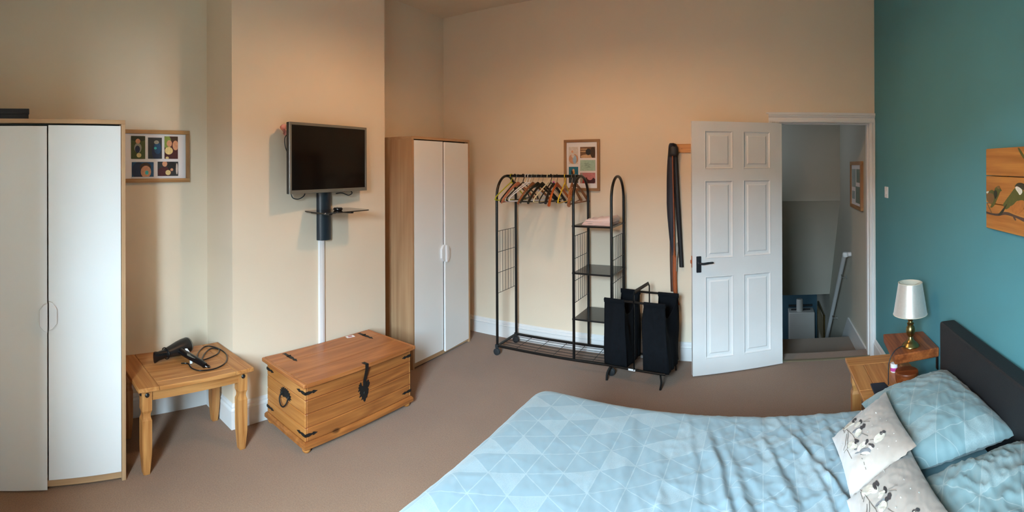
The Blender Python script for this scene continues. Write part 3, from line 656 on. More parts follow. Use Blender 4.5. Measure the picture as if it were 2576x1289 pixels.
hn_ = len(hpth); MB().tube(hpth, [.022 - .007 * (i / hn_) for i in range(hn_ - 1)] + [.008], 14, flat=(1.0, 1.15)).build('handle', M['black_plastic'], hd_, smooth=True)
MB().hexa([(-2.668, 1.110, hdz + .052), (-2.650, 1.104, hdz + .050), (-2.605, 1.136, hdz + .040), (-2.620, 1.148, hdz + .043),
           (-2.668, 1.110, hdz + .056), (-2.650, 1.104, hdz + .054), (-2.605, 1.136, hdz + .044), (-2.620, 1.148, hdz + .047)]).build('switch', M['silver'], hd_)
lb = MB(); lb.grid(lambda u, v: Vector((-2.715 + .075 * u, 1.115 + .012 * math.sin(u * 3) + .016 * v, hdz + .066 - .052 * u - .012 * u * u)), 6, 2)
lb.build('paper_tag', M['label'], hd_)
cpts = [(-2.545, 1.172, .494), (-2.535, 1.19, .487), (-2.56, 1.205, .484), (-2.63, 1.19, .484), (-2.74, 1.259, .484), (-2.80, 1.33, .484), (-2.765, 1.368, .484), (-2.70, 1.325, .484), (-2.66, 1.235, .484),
        (-2.655, 1.19, .486), (-2.72, 1.20, .486), (-2.79, 1.245, .484), (-2.85, 1.32, .484), (-2.79, 1.37, .484), (-2.67, 1.372, .484), (-2.56, 1.31, .484), (-2.51, 1.215, .484), (-2.522, 1.13, .484), (-2.575, 1.10, .484), (-2.64, 1.105, .484), (-2.66, 1.07, .484)]
MB().tube(spline(cpts, 6), .0038, 8).build('cord', M['black_plastic'], hd_, smooth=True)

# ================================================================== CHEST (local frame: x along the length, -y to the room)
CH_ROT = 1.537
ch = thing('blanket_chest', 'pine chest with black iron straps standing before the chimney breast', 'chest', (-2.4295, 2.0846, 0), CH_ROT, local=True)
LW, LD, CHH = .918, .477, .410
bw_, bd_ = LW / 2 - .026, LD / 2 - .024
zb0, zb1 = .066, CHH - .028
nb = 4; hh = (zb1 - zb0) / nb
MB().box(-bw_ + .004, -bd_ + .004, zb0, bw_ - .004, bd_ - .004, zb1).build('carcass', M['rustic_top'], ch)
for k in range(nb):
    a, b_ = zb0 + hh * k + .0010, zb0 + hh * (k + 1) - .0010
    MB().box(-bw_ + .012, -bd_, a, bw_ - .012, -bd_ + .014, b_).build('front_board', M['chest_x'], ch, bevel=.0042)
    MB().box(-bw_ + .012, bd_ - .014, a, bw_ - .012, bd_, b_).build('back_board', M['chest_x'], ch, bevel=.0042)
    MB().box(-bw_, -bd_ + .0015, a, -bw_ + .0125, bd_ - .0015, b_).build('side_board', M['chest_y'], ch, bevel=.0042)
    MB().box(bw_ - .0125, -bd_ + .0015, a, bw_, bd_ - .0015, b_).build('side_board', M['chest_y'], ch, bevel=.0042)
# plinth moulding
def ringbox(r0, z): return [(-bw_ - r0, -bd_ - r0, z), (bw_ + r0, -bd_ - r0, z), (bw_ + r0, bd_ + r0, z), (-bw_ - r0, bd_ + r0, z)]
MB().loft([ringbox(.010, .028), ringbox(.013, .031), ringbox(.013, .050), ringbox(.010, .055), ringbox(.007, .060), ringbox(.001, .066)]).build('plinth', M['chest_x'], ch)
for sx in (-1, 1):
    for sy in (-1, 1):
        MB().lathe([(.018, 0), (.023, .005), (.026, .014), (.024, .024), (.020, .031)], (sx * (bw_ - .022), sy * (bd_ - .022), 0), 16).build('bun_foot', M['chest_y'], ch, smooth=True)
# lid: boards between two end boards, moulded edge
lz0, lz1 = CHH - .028, CHH
ys = [-LD / 2, -LD / 2 + .165, LD / 2 - .135, LD / 2]
for k in range(3):
    a, b_ = ys[k] + (.0006 if k else 0), ys[k + 1] - (.0006 if k < 2 else 0)
    MB().box(-LW / 2 + .022, a, lz0 + .004, LW / 2 - .022, b_, lz1).build('lid_board', M['lid_x'], ch, bevel=.0014)
for sx in (-1, 1):
    MB().box(sx * (LW / 2 - .022), -LD / 2, lz0 + .004, sx * LW / 2, LD / 2, lz1).build('lid_end', M['lid_y'], ch, bevel=.004)
def rl_(r0, z): return [(-LW / 2 + r0, -LD / 2 + r0, z), (LW / 2 - r0, -LD / 2 + r0, z), (LW / 2 - r0, LD / 2 - r0, z), (-LW / 2 + r0, LD / 2 - r0, z)]
MB().loft([rl_(.020, lz0 - .004), rl_(.012, lz0), rl_(.004, lz0 + .003), rl_(.003, lz0 + .0045)]).build('lid_moulding', M['lid_x'], ch)
# iron straps
def spear(L_, w):   # outline of a strap from 0 to L_ with a spear tip, along +u
    return [(0, -w * .8), (L_ * .30, -w), (L_ * .52, -w * .55), (L_ * .58, -w * .40), (L_ * .64, -w * .95), (L_ * .72, -w * .9), (L_, 0), (L_ * .72, w * .9), (L_ * .64, w * .95), (L_ * .58, w * .40), (L_ * .52, w * .55), (L_ * .30, w), (0, w * .8)]
for sx in (-1, 1):
    for sy in (-1, 1):
        for z in (.345, .105):
            q = MB(); yy = sy * bd_; dd = .0025
            sp_ = spear(.088, .0095)
            q.prism([(sx * (bw_ + dd - u) , z + v_) for u, v_ in sp_], yy, yy + sy * dd, 'Y')
            q.prism([(sy * (bd_ + dd - u), z + v_) for u, v_ in sp_], sx * bw_, sx * (bw_ + dd), 'X')
            for u in (.026, .074):
                q.ellipsoid((sx * (bw_ - u), yy + sy * dd, z), (.0028, .0022, .0028), 8, 5)
                q.ellipsoid((sx * (bw_ + dd), sy * (bd_ - u), z), (.0022, .0028, .0028), 8, 5)
            q.build('corner_strap', M['iron'], ch)
for xx in (-.300, .345):
    q = MB(); yb_ = LD / 2 - .078
    q.prism([(xx + v_, yb_ - u) for u, v_ in spear(.095, .014)], lz1, lz1 + .002, 'Z')
    q.prism([(xx - .016, yb_ + .058), (xx - .009, yb_ + .050), (xx - .012, yb_ + .01), (xx + .012, yb_ + .01), (xx + .009, yb_ + .050), (xx + .016, yb_ + .058)], lz1, lz1 + .002, 'Z')
    q.tube([(xx - .014, yb_ + .004, lz1 + .002), (xx + .014, yb_ + .004, lz1 + .002)], .005, 10)
    q.build('strap_hinge', M['iron'], ch)
# hasp and leaf-shaped lock plate
q = MB(); cx_ = .012; f = -bd_
q.box(cx_ - .012, -LD / 2 - .003, lz1, cx_ + .012, -LD / 2 + .034, lz1 + .0025)
q.box(cx_ - .012, -LD / 2 - .0035, lz0 - .003, cx_ + .012, -LD / 2 - .0005, lz1 + .0025)
q.hexa([(cx_ - .012, f - .006, .30), (cx_ + .012, f - .006, .30), (cx_ + .012, f - .003, .30), (cx_ - .012, f - .003, .30),
        (cx_ - .012, -LD / 2 - .0035, lz0), (cx_ + .012, -LD / 2 - .0035, lz0), (cx_ + .012, -LD / 2 - .0005, lz0), (cx_ - .012, -LD / 2 - .0005, lz0)])
q.box(cx_ - .012, f - .0075, .27, cx_ + .012, f - .003, .302)
q.build('hasp', M['iron'], ch)
leaf = [(.000, .168), (.010, .176), (.010, .186), (.022, .192), (.026, .206), (.032, .218), (.030, .228), (.036, .240), (.026, .247), (.040, .262), (.044, .280), (.034, .284), (.038, .294), (.028, .300), (.022, .288), (.014, .284),
        (-.014, .270), (-.022, .276), (-.026, .292), (-.034, .300), (-.036, .288), (-.046, .286), (-.042, .276), (-.050, .268), (-.044, .258), (-.052, .244), (-.036, .248), (-.040, .232), (-.034, .222), (-.042, .206), (-.024, .210), (-.020, .198), (-.026, .188), (-.010, .188), (-.008, .176)]
q = MB().prism([(cx_ + a, b_) for a, b_ in leaf], f - .003, f - .0005, 'Y')
q.ellipsoid((cx_, f - .003, .225), (.008, .004, .010), 10, 6)
q.build('lock_plate', M['iron'], ch)
# side handle on the end that faces the window (local -x)
q = MB(); X0 = -bw_
half = [(0, .052), (.010, .040), (.018, .052), (.022, .040), (.034, .046), (.034, .030), (.050, .032), (.046, .016), (.062, .012), (.052, .0), (.064, -.010), (.048, -.014), (.050, -.028), (.034, -.020), (.026, -.034), (.018, -.018), (.008, -.026), (0, -.012)]
pl = [(-.008 + a, .262 + b_ * .8) for a, b_ in half] + [(-.008 - a, .262 + b_ * .8) for a, b_ in half[-2:0:-1]]
q.prism(pl, X0 - .003, X0 - .0003, 'X')
for yy in (-.046, .030): q.ellipsoid((X0 - .004, yy, .262), (.006, .008, .008), 10, 6)
q.build('handle_plate', M['iron'], ch)
q = MB(); q.tube(spline([(X0 - .008, -.046, .262), (X0 - .020, -.048, .232), (X0 - .026, -.030, .206), (X0 - .028, -.008, .198), (X0 - .026, .014, .206), (X0 - .020, .032, .232), (X0 - .008, .030, .262)], 6), .0042, 8)
q.build('drop_handle', M['iron'], ch, smooth=True)
tk = MB(); tk.hexa([(-2.651, 2.315, .4105), (-2.618, 2.305, .4105), (-2.603, 2.368, .4105), (-2.636, 2.376, .4105), (-2.651, 2.315, .412), (-2.618, 2.305, .4115), (-2.603, 2.368, .412), (-2.636, 2.376, .413)])
tk.cur = 1; tk.hexa([(-2.640, 2.328, .4122), (-2.622, 2.322, .4118), (-2.614, 2.352, .412), (-2.632, 2.358, .4128), (-2.640, 2.328, .4128), (-2.622, 2.322, .4124), (-2.614, 2.352, .4126), (-2.632, 2.358, .4134)])
tag(tk.build('paper_tag', [M['label'], pinkp]), 'small white and pink paper label lying on the chest lid', 'label')

# ================================================================== CLOTHES RACK
RY0, RY1, RYM = 3.615, 3.955, 3.785; RXL, RXM, RXR = -2.178, -1.468, -1.150; RT = .0115
rk = thing('clothes_rack', 'black tubular clothes rack on castors with hanging rail and three shelves', 'clothes rack', (-1.66, RYM, 0))
def arch(x):
    pts = [(x, RY0, .092), (x, RY0, .6), (x, RY0, 1.37)]
    hw = (RY1 - RY0) / 2
    pts += [(x, RYM - hw * math.cos(a), 1.37 + .185 * math.sin(a)) for a in [PI * i / 16 for i in range(1, 16)]]
    pts += [(x, RY1, 1.37), (x, RY1, .6), (x, RY1, .092)]
    return pts
for x in (RXL, RXM, RXR):
    a = MB().tube(arch(x), RT, 10).build('arch', M['black_metal'], rk, smooth=True)
MB().tube([(RXL, RYM, 1.555), (RXM, RYM, 1.555)], .0125, 12).build('hanging_rail', M['black_metal'], rk, smooth=True)
for x in (RXL, RXM, RXR):
    q = MB(); zz = (.535, .712, .892, 1.075)
    for z in zz: q.tube([(x, RY0, z), (x, RY1, z)], .0026, 6)
    for k in range(1, 7):
        y = RY0 + (RY1 - RY0) * k / 7; q.tube([(x, y, zz[0]), (x, y, zz[-1])], .0020, 6)
    q.build('side_grid', M['wire'], rk, kind='stuff')
for z in (1.165, .787, .418):
    s = MB().box(RXM, RY0 - .008, z - .003, RXR, RY1 + .004, z).build('shelf', M['shelf_black'], rk)
    q = MB(); q.tube([(RXM - .012, RY0, z - .008), (RXR + .012, RY0, z - .008)], .008, 8); q.tube([(RXM - .012, RY1, z - .008), (RXR + .012, RY1, z - .008)], .008, 8)
    q.box(RXM, RY0, z - .016, RXM + .006, RY1, z - .003); q.box(RXR - .006, RY0, z - .016, RXR, RY1, z - .003)
    q.build('shelf_frame', M['black_metal'], s, smooth=True)
q = MB()
for y in (RY0, RY1): q.tube([(RXL - .01, y, .083), (RXR + .01, y, .083)], .0115, 10)
for x in (RXL, RXR): q.tube([(x, RY0, .083), (x, RY1, .083)], .0115, 10)
q.build('base_frame', M['black_metal'], rk, smooth=True)
q = MB()
for k in range(1, 6): y = RY0 + (RY1 - RY0) * k / 6; q.tube([(RXL, y, .083), (RXR, y, .083)], .0024, 6)
for k in range(1, 6): x = RXL + (RXR - RXL) * k / 6; q.tube([(x, RY0, .081), (x, RY1, .081)], .0024, 6)
q.build('base_grid', M['wire'], rk, kind='stuff')
for x, y in ((RXL, RY0), (RXL, RY1), (RXR, RY0), (RXR, RY1)):
    q = MB(); q.box(x - .018, y - .012, .062, x + .012, y + .012, .096); co = q.build('castor', M['rubber'], rk, bevel=.004)
    q = MB(); dx_ = -.005
    for o_ in (-.012, .004): q.loft([[(x + dx_ + .029 * s_ * math.cos(a), y + o_ + w_, .030 + .029 * s_ * math.sin(a)) for a in [2 * PI * i / 16 for i in range(16)]] for s_, w_ in ((.8, 0), (1, .002), (1, .007), (.8, .009))])
    q.build('wheel', M['rubber'], co, smooth=True)

# folded shirt on the top shelf
def cloth_pile():
    q = MB()
    for lay in range(3):
        z0 = 1.166 + .0135 * lay
        def fn(u, v, z0=z0, lay=lay):
            x = -1.415 + .245 * u + .008 * lay; y = 3.66 + .22 * v + .01 * lay
            e = min(1, min(u, 1 - u, v, 1 - v) / .10); h = .0135 * (max(0, 1 - (1 - e) ** 2)) ** .5
            n_ = .008 * noise.noise(Vector((u * 5, v * 4, lay * 7))) + (.016 * max(0, noise.noise(Vector((u * 7 + 3, v * 9, 2)))) + .030 * u * u if lay == 2 else 0)
            return Vector((x + .010 * noise.noise(Vector((v * 6, lay, 1))), y + .01 * noise.noise(Vector((u * 6, lay, 5))), z0 + h + max(-.004, n_) * e))
        q.grid(fn, 30, 24); q.grid(lambda u, v, fn=fn, z0=z0: Vector((fn(u, v).x, fn(u, v).y, z0)), 30, 24)
    return q.build('folded_shirt', M['linen'], smooth='all')
tag(cloth_pile(), 'pale pink folded shirt on the top shelf of the clothes rack', 'shirt')

# ================================================================== HANGERS
RZ = 1.555
HG = 'assorted coat hangers on the rack rail'
def hanger(kind, x, yaw, mat_, label, hook=None, span=.21, drop=.14, bar=True, tilt=0):
    t = thing('coat_hanger', label, 'hanger', (x, RYM, RZ), math.radians(-yaw), HG, local=True)
    r = .0035 if kind == 'tube' else .0019
    hk = []
    for i in range(13):
        a = PI * 1.10 - (PI * 1.15) * i / 12
        hk.append((0, -.0175 * math.cos(a) * -1, .0 + .0175 * math.sin(a)))
    hk = [(0, .0175 * math.cos(a_), -.001 + .0175 * math.sin(a_)) for a_ in [PI * 1.15 - PI * 1.25 * i / 12 for i in range(13)]]
    neck = [(0, .012, -.022), (0, .002, -.040), (0, 0, -.060)]
    pth = spline(hk[::3] + neck, 4)
    ho_ = MB().tube(pth, r if kind != 'tube' else .0036, 6).build('hook', hook or mat_, t, smooth=True)
    zt = -.058; te = math.radians(tilt)
    def T(y, z): 
        z = z - zt; return (0, y * math.cos(te) - z * math.sin(te), zt + y * math.sin(te) + z * math.cos(te))
    if kind == 'tube':
        pts = spline([T(0, zt), T(-.03, zt - .014), T(-span * .9, zt - drop * .82), T(-span, zt - drop), T(-span * .95, zt - drop - .016), T(0, zt - drop - .017), T(span * .95, zt - drop - .016), T(span, zt - drop), T(span * .9, zt - drop * .82), T(.03, zt - .014)], 5, closed=True)
        MB().tube(pts, .0052, 7, closed=True).build('frame', mat_, t, smooth=True)
    else:
        n = 18; rings = []
        for i in range(n + 1):
            y = -span + 2 * span * i / n; s_ = abs(y) / span
            z = zt - .012 - drop * (s_ ** 1.35) ; hgt = .021 * (1 - .15 * s_) + (.014 * max(0, 1 - s_ * 4)); th = .007 + .007 * s_; xo = .026 * s_ * s_
            c_ = Vector(T(y, z)); c_.x = xo
            rings.append([c_ + Vector((th * math.cos(a), 0, hgt * .62 * math.sin(a))) for a in [2 * PI * j / 10 for j in range(10)]])
        MB().loft(rings).build('shoulders', mat_, t, smooth=True)
        if bar:
            a_, b_ = Vector(T(-span * .93, zt - drop - .008)), Vector(T(span * .93, zt - drop - .008)); a_.x = b_.x = .02
            MB().tube([a_, b_], .0055, 8).build('trouser_bar', mat_, t, smooth=True)
    return t
K = M['black_satin']
for args in [
    ('tube', -2.128, 9, M['lime'], 'lime green plastic hanger, leftmost on the rack rail'),
    ('tube', -2.092, 7, K, 'black plastic tube hanger just right of the lime one'),
    ('wood', -2.062, 19, M['hanger_pink'], 'pinkish wooden hanger with broad shoulders near the left end of the rail', M['steel']),
    ('tube', -2.010, 12, K, 'black tube hanger half hidden behind the white hangers'),
    ('tube', -1.975, 27, M['white_plastic'], 'white plastic hanger with the tallest hook, near the left end'),
    ('tube', -1.950, 24, M['white_plastic'], 'white plastic hanger just right of the tall-hooked white one'),
    ('wood', -1.915, 16, M['hanger_brown'], 'brown wooden hanger behind the white plastic hangers', M['steel']),
    ('wood', -1.865, 22, M['dark_wood'], 'black wooden hanger right of the white ones, with lower bar', M['steel']),
    ('wood', -1.823, 14, M['dark_wood'], 'second black wooden hanger, beside the cream plastic one', M['steel']),
    ('tube', -1.768, 8, M['ivory'], 'cream plastic tube hanger in the middle of the rail'),
    ('tube', -1.742, 2, K, 'black tube hanger just right of the cream one'),
    ('wood', -1.716, 0, K, 'black hanger with a magenta collar on its neck', M['steel']),
    ('wood', -1.686, 2, M['hanger_orange'], 'bright orange wooden hanger in the right half of the rail', K),
    ('tube', -1.612, -8, M['yellow'], 'yellow plastic hanger right of the orange wooden one'),
    ('wood', -1.548, -8, M['hanger_tan'], 'tan wooden hanger beside the yellow plastic one', M['steel']),
    ('wood', -1.512, 2, M['hanger_brown'], 'brown wooden hanger with trouser bar, rightmost on the rail', M['steel']),
]:
    kw = {}
    t = hanger(*args[:5], hook=(args[5] if len(args) > 5 else None), bar=('bar' in args[4] or 'pinkish' in args[4] or 'tan' in args[4]), drop=(.155 if args[0] == 'wood' else .140), tilt=random.Random(args[1]).uniform(-3, 3))
    if 'magenta' in args[4]: MB().tube([(0, 0, -.058), (0, 0, -.044)], .008, 10).build('collar', M['magenta'], t, smooth=True)

# ================================================================== LAUNDRY SORTER (local frame)
ls = thing('laundry_sorter', 'black laundry sorter with two hanging fabric bags in front of the rack', 'laundry sorter', (-.925, 3.68, 0), math.radians(-8), local=True)
yf, yb = -.155, .155
for y in (yf, yb):
    MB().tube([(-.245, y, .612), (.245, y, .612)], .009, 10).build('top_bar', M['black_metal'], ls, smooth=True)
    MB().tube([(-.245, y, .105), (.245, y, .105)], .009, 10).build('lower_bar', M['black_metal'], ls, smooth=True)
q = MB(); pth = [(0, yf - .006, .105), (0, yf - .006, .665), (0, yf + .01, .690), (0, yb - .02, .690), (0, yb + .006, .665), (0, yb + .006, .105)]
q.tube(pth, .012, 4, flat=(.45, 1.25)); q.build('carrying_arch', M['black_metal'], ls)
for sx in (-1, 1):
    q = MB(); q.tube(spline([(sx * .215, yf - .03, .0), (sx * .218, yf - .012, .05), (sx * .20, yf + .03, .098), (sx * .20, 0, .105), (sx * .20, yb - .03, .098), (sx * .218, yb + .012, .05), (sx * .215, yb + .03, 0)], 5), .012, 8, flat=(.7, 1.1))
    q.build('foot', M['black_metal'], ls, smooth=True)
MB().box(-.045, yf - .011, .098, .010, yf - .009, .112).build('paper_label', M['label'], ls)
def bag(cx, seed):
    q = MB(); hw = .082; N_ = 44
    per = []
    for k in range(N_):
        a = k / N_ * 4; s_ = int(a); f_ = a - s_
        per.append([(-hw + 2 * hw * f_, yf, 0), (hw, yf + (yb - yf) * f_, 1), (hw - 2 * hw * f_, yb, 0), (-hw, yb - (yb - yf) * f_, 1)][s_] + (f_,))
    rings = []; nz_ = 26
    for i in range(nz_ + 1):
        t_ = i / nz_; z = .622 - .52 * t_
        ring = []
        for (x, y, side, f_) in per:
            sag = math.sin(PI * f_)
            if side: z_ = z - .15 * sag ** .8 * max(0, (1 - t_ * 1.4)) ; xx = x * (1 - .40 * sag * (1 - t_) ** 1.5) + x * .16 * t_
            else: z_ = z; xx = x * (1 + .16 * t_)
            nv = Vector((x * 22 + seed, y * 18, z * 3.0)); dx_ = .020 * noise.noise(nv) * min(1, t_ * 4); dy_ = .022 * noise.noise(nv + Vector((9, 3, 1))) * min(1, t_ * 4)
            yy = y * (1 + .10 * math.sin(PI * t_) ) * (1 - .08 * t_)
            ring.append((cx + xx + dx_, yy + dy_ * (0 if t_ < .05 else 1), max(.085, z_)))
        rings.append(ring)
    q.loft(rings, caps=False); q.add(rings[-1], [tuple(range(N_))])
    o = q.build('fabric_bag', M['navy_fabric'], ls, smooth='all')
    md = o.modifiers.new('cloth_thickness', 'SOLIDIFY'); md.thickness = .003
    for y in (yf, yb):
        h = MB(); sy = -1 if y == yf else 1
        h.loft([[(cx - hw - .002 + 2 * (hw + .002) * i_, y + .0125 * math.cos(a), .612 + .0125 * math.sin(a) - (.012 if math.sin(a) < -.5 else 0)) for a in [2 * PI * j / 12 for j in range(12)]] for i_ in (0, .5, 1)])
        h.build('hem_sleeve', M['navy_fabric'], o, smooth=True)
bag(-.163, 1.0); bag(.163, 7.0)

# ================================================================== PEG RAIL, TIES, BELTS
pr_ = thing('peg_rail', 'pine peg rail on the back wall with its end hidden by the door', 'coat rail', (-.5, YB, 1.78))
MB().box(-.755, YB - .018, 1.748, -.32, YB, 1.822).build('backboard', M['peg_rail'], pr_, bevel=.004)
for x in (-.722, -.56, -.40): MB().tube(spline([(x, YB - .01, 1.785), (x, YB - .05, 1.79), (x, YB - .07, 1.815)], 4), .007, 10).build('peg', M['peg_rail'], pr_, smooth=True)
MB().ellipsoid((-.663, YB - .019, 1.783), (.003, .002, .003), 8, 4).build('screw', M['brown_leather'], pr_)
def strap(name, label, cat, mat_, cl, wd_, group='ties and belts hung on one peg', th=.0035):
    """hanging strip: cl = [(x, y, z)], wd_ = widths"""
    P = spline(cl, 8); n = len(P); Wd = [wd_[min(len(wd_) - 1, int(i / n * len(wd_)))] * (1 - (i / n * len(wd_)) % 1) + wd_[min(len(wd_) - 1, int(i / n * len(wd_)) + 1)] * ((i / n * len(wd_)) % 1) for i in range(n)]
    rings = []
    for p_, w_ in zip(P, Wd):
        hw = w_ / 2; rings.append([p_ + Vector((hw * math.cos(a), th * math.sin(a) + .004 * math.cos(a * 2), 0)) for a in [2 * PI * j / 10 for j in range(10)]])
    o = MB().loft(rings).build(name, mat_, smooth=True); tag(o, label, cat, group); return o
Yh = 3.985
strap('necktie', 'navy tie, widest and leftmost of the strips hanging by the door', 'tie', M['navy'], [(-.735, Yh - .05, 1.826), (-.742, Yh - .01, 1.78), (-.752, Yh, 1.6), (-.755, Yh + .01, 1.35), (-.752, Yh + .01, 1.2), (-.745, Yh + .015, 1.0), (-.735, Yh + .015, .88), (-.728, Yh + .015, .68)], [.03, .052, .06, .066, .068, .062, .045, .03, .026])
strap('necktie', 'black tie hanging just behind and right of the navy tie, ending at handle height', 'tie', M['blackcloth'], [(-.722, Yh - .05, 1.82), (-.712, Yh, 1.76), (-.705, Yh + .012, 1.5), (-.690, Yh + .016, 1.2), (-.676, Yh + .02, .95), (-.668, Yh + .022, .79)], [.03, .034, .038, .042, .042, .038, .036])
strap('belt', 'narrow tan leather belt hanging between the two ties down to the lowest point', 'belt', M['tan_leather'], [(-.722, Yh - .075, 1.72), (-.724, Yh - .045, 1.5), (-.722, Yh - .022, 1.2), (-.722, Yh - .012, .90), (-.720, Yh - .004, .88), (-.722, Yh, .70), (-.716, Yh + .005, .56), (-.698, Yh + .01, .475)], [.010, .010, .010, .012, .032, .034, .034, .030], th=.002)
strap('belt', 'dark brown leather belt end hanging behind the navy tie over the laundry bag', 'belt', M['brown_leather'], [(-.745, Yh + .028, 1.70), (-.752, Yh + .032, 1.3), (-.755, Yh + .034, .95), (-.752, Yh + .034, .75), (-.748, Yh + .034, .58)], [.024, .026, .028, .03, .03], th=.002)
strap('strap', 'short pale grey strap end showing between the tan belt and black tie', 'strap', M['greystrap'], [(-.700, Yh - .006, 1.0), (-.700, Yh - .004, .93), (-.704, Yh - .002, .86), (-.706, Yh, .76)], [.012, .022, .014, .008], th=.0015)
q = MB(); q.lathe([(.0, .040), (.026, .030), (.040, .0), (.044, -.05), (.040, -.07)], (-.728, Yh - .005, 1.790), 12)
q.v = [Vector((v.x, Yh - .005 + (v.y - Yh + .005) * .55, v.z)) for v in q.v]
tag(q.build('tie_loops', M['blackcloth'], smooth='all'), 'bunched dark loops of the ties gathered over the peg', 'tie', 'ties and belts hung on one peg')

# ================================================================== RIGHT WALL ITEMS
sw_ = thing('light_switch', 'white light switch on the teal wall beside the door frame', 'light switch', (XR, 3.63, 1.43))
MB().box(XR - .009, 3.587, 1.385, XR, 3.673, 1.471).build('plate', M['white_plastic'], sw_, bevel=.002)
MB().hexa([(XR - .014, 3.62, 1.415), (XR - .009, 3.62, 1.415), (XR - .009, 3.64, 1.415), (XR - .014, 3.64, 1.415), (XR - .010, 3.62, 1.441), (XR - .009, 3.62, 1.441), (XR - .009, 3.64, 1.441), (XR - .010, 3.64, 1.441)]).build('rocker', M['white_plastic'], sw_)

bp_ = thing('wooden_picture', 'plank picture of small birds on a branch hung over the bed', 'picture', (XR, 1.42, 1.37))
bx0, bx1 = XR - .028, XR - .004
for za, zb in ((1.592, 1.705), (1.476, 1.589), (1.368, 1.473)):
    MB().box(bx0, .98, za, bx1, 1.868, zb).build('plank', M['board_y'], bp_, bevel=.002)
MB().box(bx1 - .001, 1.05, 1.39, XR, 1.10, 1.68).build('batten', M['frame_z'], bp_); MB().box(bx1 - .001, 1.72, 1.39, XR, 1.77, 1.68).build('batten', M['frame_z'], bp_)
def cv(p): return (1.868 - (p[0] - 385) / 455 * .300, 1.703 - (p[1] - 125) / 925 * .333)
def paint(name, polys, mats, X, parent):
    q = MB()
    for k, (mi, pl) in enumerate(polys):
        q.cur = mi; sm = spline([(p[0], p[1], 0) for p in pl], 4, closed=True); q.prism([cv((max(388, p.x), p.y)) for p in sm], X, X - .0006 - .0002 * (k % 5), 'X')
    return q.build(name, mats, parent)
bm_ = [flatmat('bird_green', (84, 84, 34)), flatmat('bird_dark', (44, 46, 30)), flatmat('bird_brown', (116, 84, 46)), flatmat('bird_white', (222, 216, 200)), flatmat('branch_print', (78, 58, 48)), flatmat('bird_rust', (170, 104, 44))]
paint('bird_print', [(0, [(378, 650), (400, 660), (430, 620), (470, 600), (500, 610), (515, 575), (560, 545), (585, 575), (600, 600), (580, 612), (560, 660), (530, 720), (505, 770), (470, 805), (445, 805), (460, 770), (410, 740), (390, 700)]),
                     (2, [(400, 660), (440, 640), (490, 650), (500, 700), (470, 760), (420, 745), (395, 700)]), (1, [(500, 620), (530, 600), (545, 650), (520, 700), (505, 680)]), (2, [(540, 560), (565, 545), (580, 575), (560, 585)]),
                     (2, [(405, 775), (412, 772), (462, 855), (455, 862)]), (3, [(388, 632), (420, 618), (425, 632), (405, 648)])], bm_, bx0, bp_)
paint('bird_print', [(0, [(620, 760), (630, 730), (720, 610), (760, 560), (800, 540), (840, 560), (870, 600), (880, 660), (840, 700), (790, 690), (740, 740), (700, 770), (650, 800)]),
                     (5, [(700, 770), (740, 740), (800, 690), (860, 680), (870, 730), (840, 790), (790, 830), (740, 820)]), (1, [(760, 545), (790, 505), (840, 498), (880, 520), (890, 580), (840, 560), (790, 535)]),
                     (3, [(772, 545), (800, 540), (840, 565), (845, 600), (820, 625), (800, 600), (775, 570)]), (1, [(640, 770), (665, 745), (610, 850), (570, 880), (560, 870)])], bm_, bx0, bp_)
paint('branch_print', [(4, [(362, 862), (470, 870), (550, 862), (600, 838), (680, 828), (760, 845), (900, 862), (1040, 850), (1040, 885), (900, 905), (800, 880), (720, 865), (640, 862), (560, 888), (470, 892), (362, 884)]),
                       (4, [(740, 870), (760, 900), (775, 898), (760, 868)]), (0, [(800, 140), (815, 135), (860, 200), (900, 260), (880, 262), (840, 215)]), (0, [(1000, 840), (1060, 760), (1080, 770), (1030, 850)])], bm_, bx0, bp_)

# floating rustic shelf
fs = thing('wall_shelf', 'chunky dark-stained wooden wall shelf carrying the lamp beside the headboard', 'shelf', (.82, 2.62, .57))
MB().hexa([(.683, 2.462, .583), (.942, 2.492, .583), (.946, 2.77, .583), (.706, 2.792, .583), (.680, 2.458, .635), (.942, 2.490, .635), (.946, 2.772, .635), (.703, 2.795, .635)]).build('board', M['rustic'], fs, bevel=.009, seg=3)
for y in (2.53, 2.72):
    q = MB(); q.box(.80, y - .012, .575, .948, y + .012, .583); q.box(.940, y - .012, .50, .949, y + .012, .583); q.build('bracket', M['black_metal'], fs, bevel=.002)
# table lamp
lx, ly, lz = .800, 2.560, .635
tl = thing('table_lamp', 'brass table lamp with silver satin shade on the wall shelf', 'lamp', (lx, ly, lz))
MB().lathe([(.046, 0), (.048, .004), (.046, .010), (.040, .014), (.038, .019), (.028, .026), (.018, .036), (.013, .048), (.011, .054), (.016, .058), (.022, .068), (.0255, .082), (.0255, .096), (.021, .110), (.014, .119),
            (.018, .123), (.020, .128), (.014, .134), (.012, .140), (.017, .147), (.019, .153), (.014, .160), (.010, .166), (.011, .176), (.009, .186), (.008, .21)], (lx, ly, lz), 32).build('base', M['brass'], tl, smooth=True)
q = MB(); z0, z1, r0, r1 = lz + .180, lz + .352, .094, .066
q.lathe([(r0, z0), (r1, z1), (r1 - .0025, z1), (r0 - .0025, z0), (r0, z0)], (lx, ly, 0), 48, caps=False)
q.mi = [1 if (48 * 2 <= i < 48 * 3) else 0 for i in range(len(q.f))]
so = q.build('lamp_shade', [M['shade'], M['shade_in']], tl, smooth=True)
q = MB()
for z, r in ((z0, r0), (z1, r1)): MB().tube([(lx + r * math.cos(a), ly + r * math.sin(a), z) for a in [2 * PI * i / 40 for i in range(40)]], .0022, 6, closed=True).build('shade_ring', M['shade_in'], so)
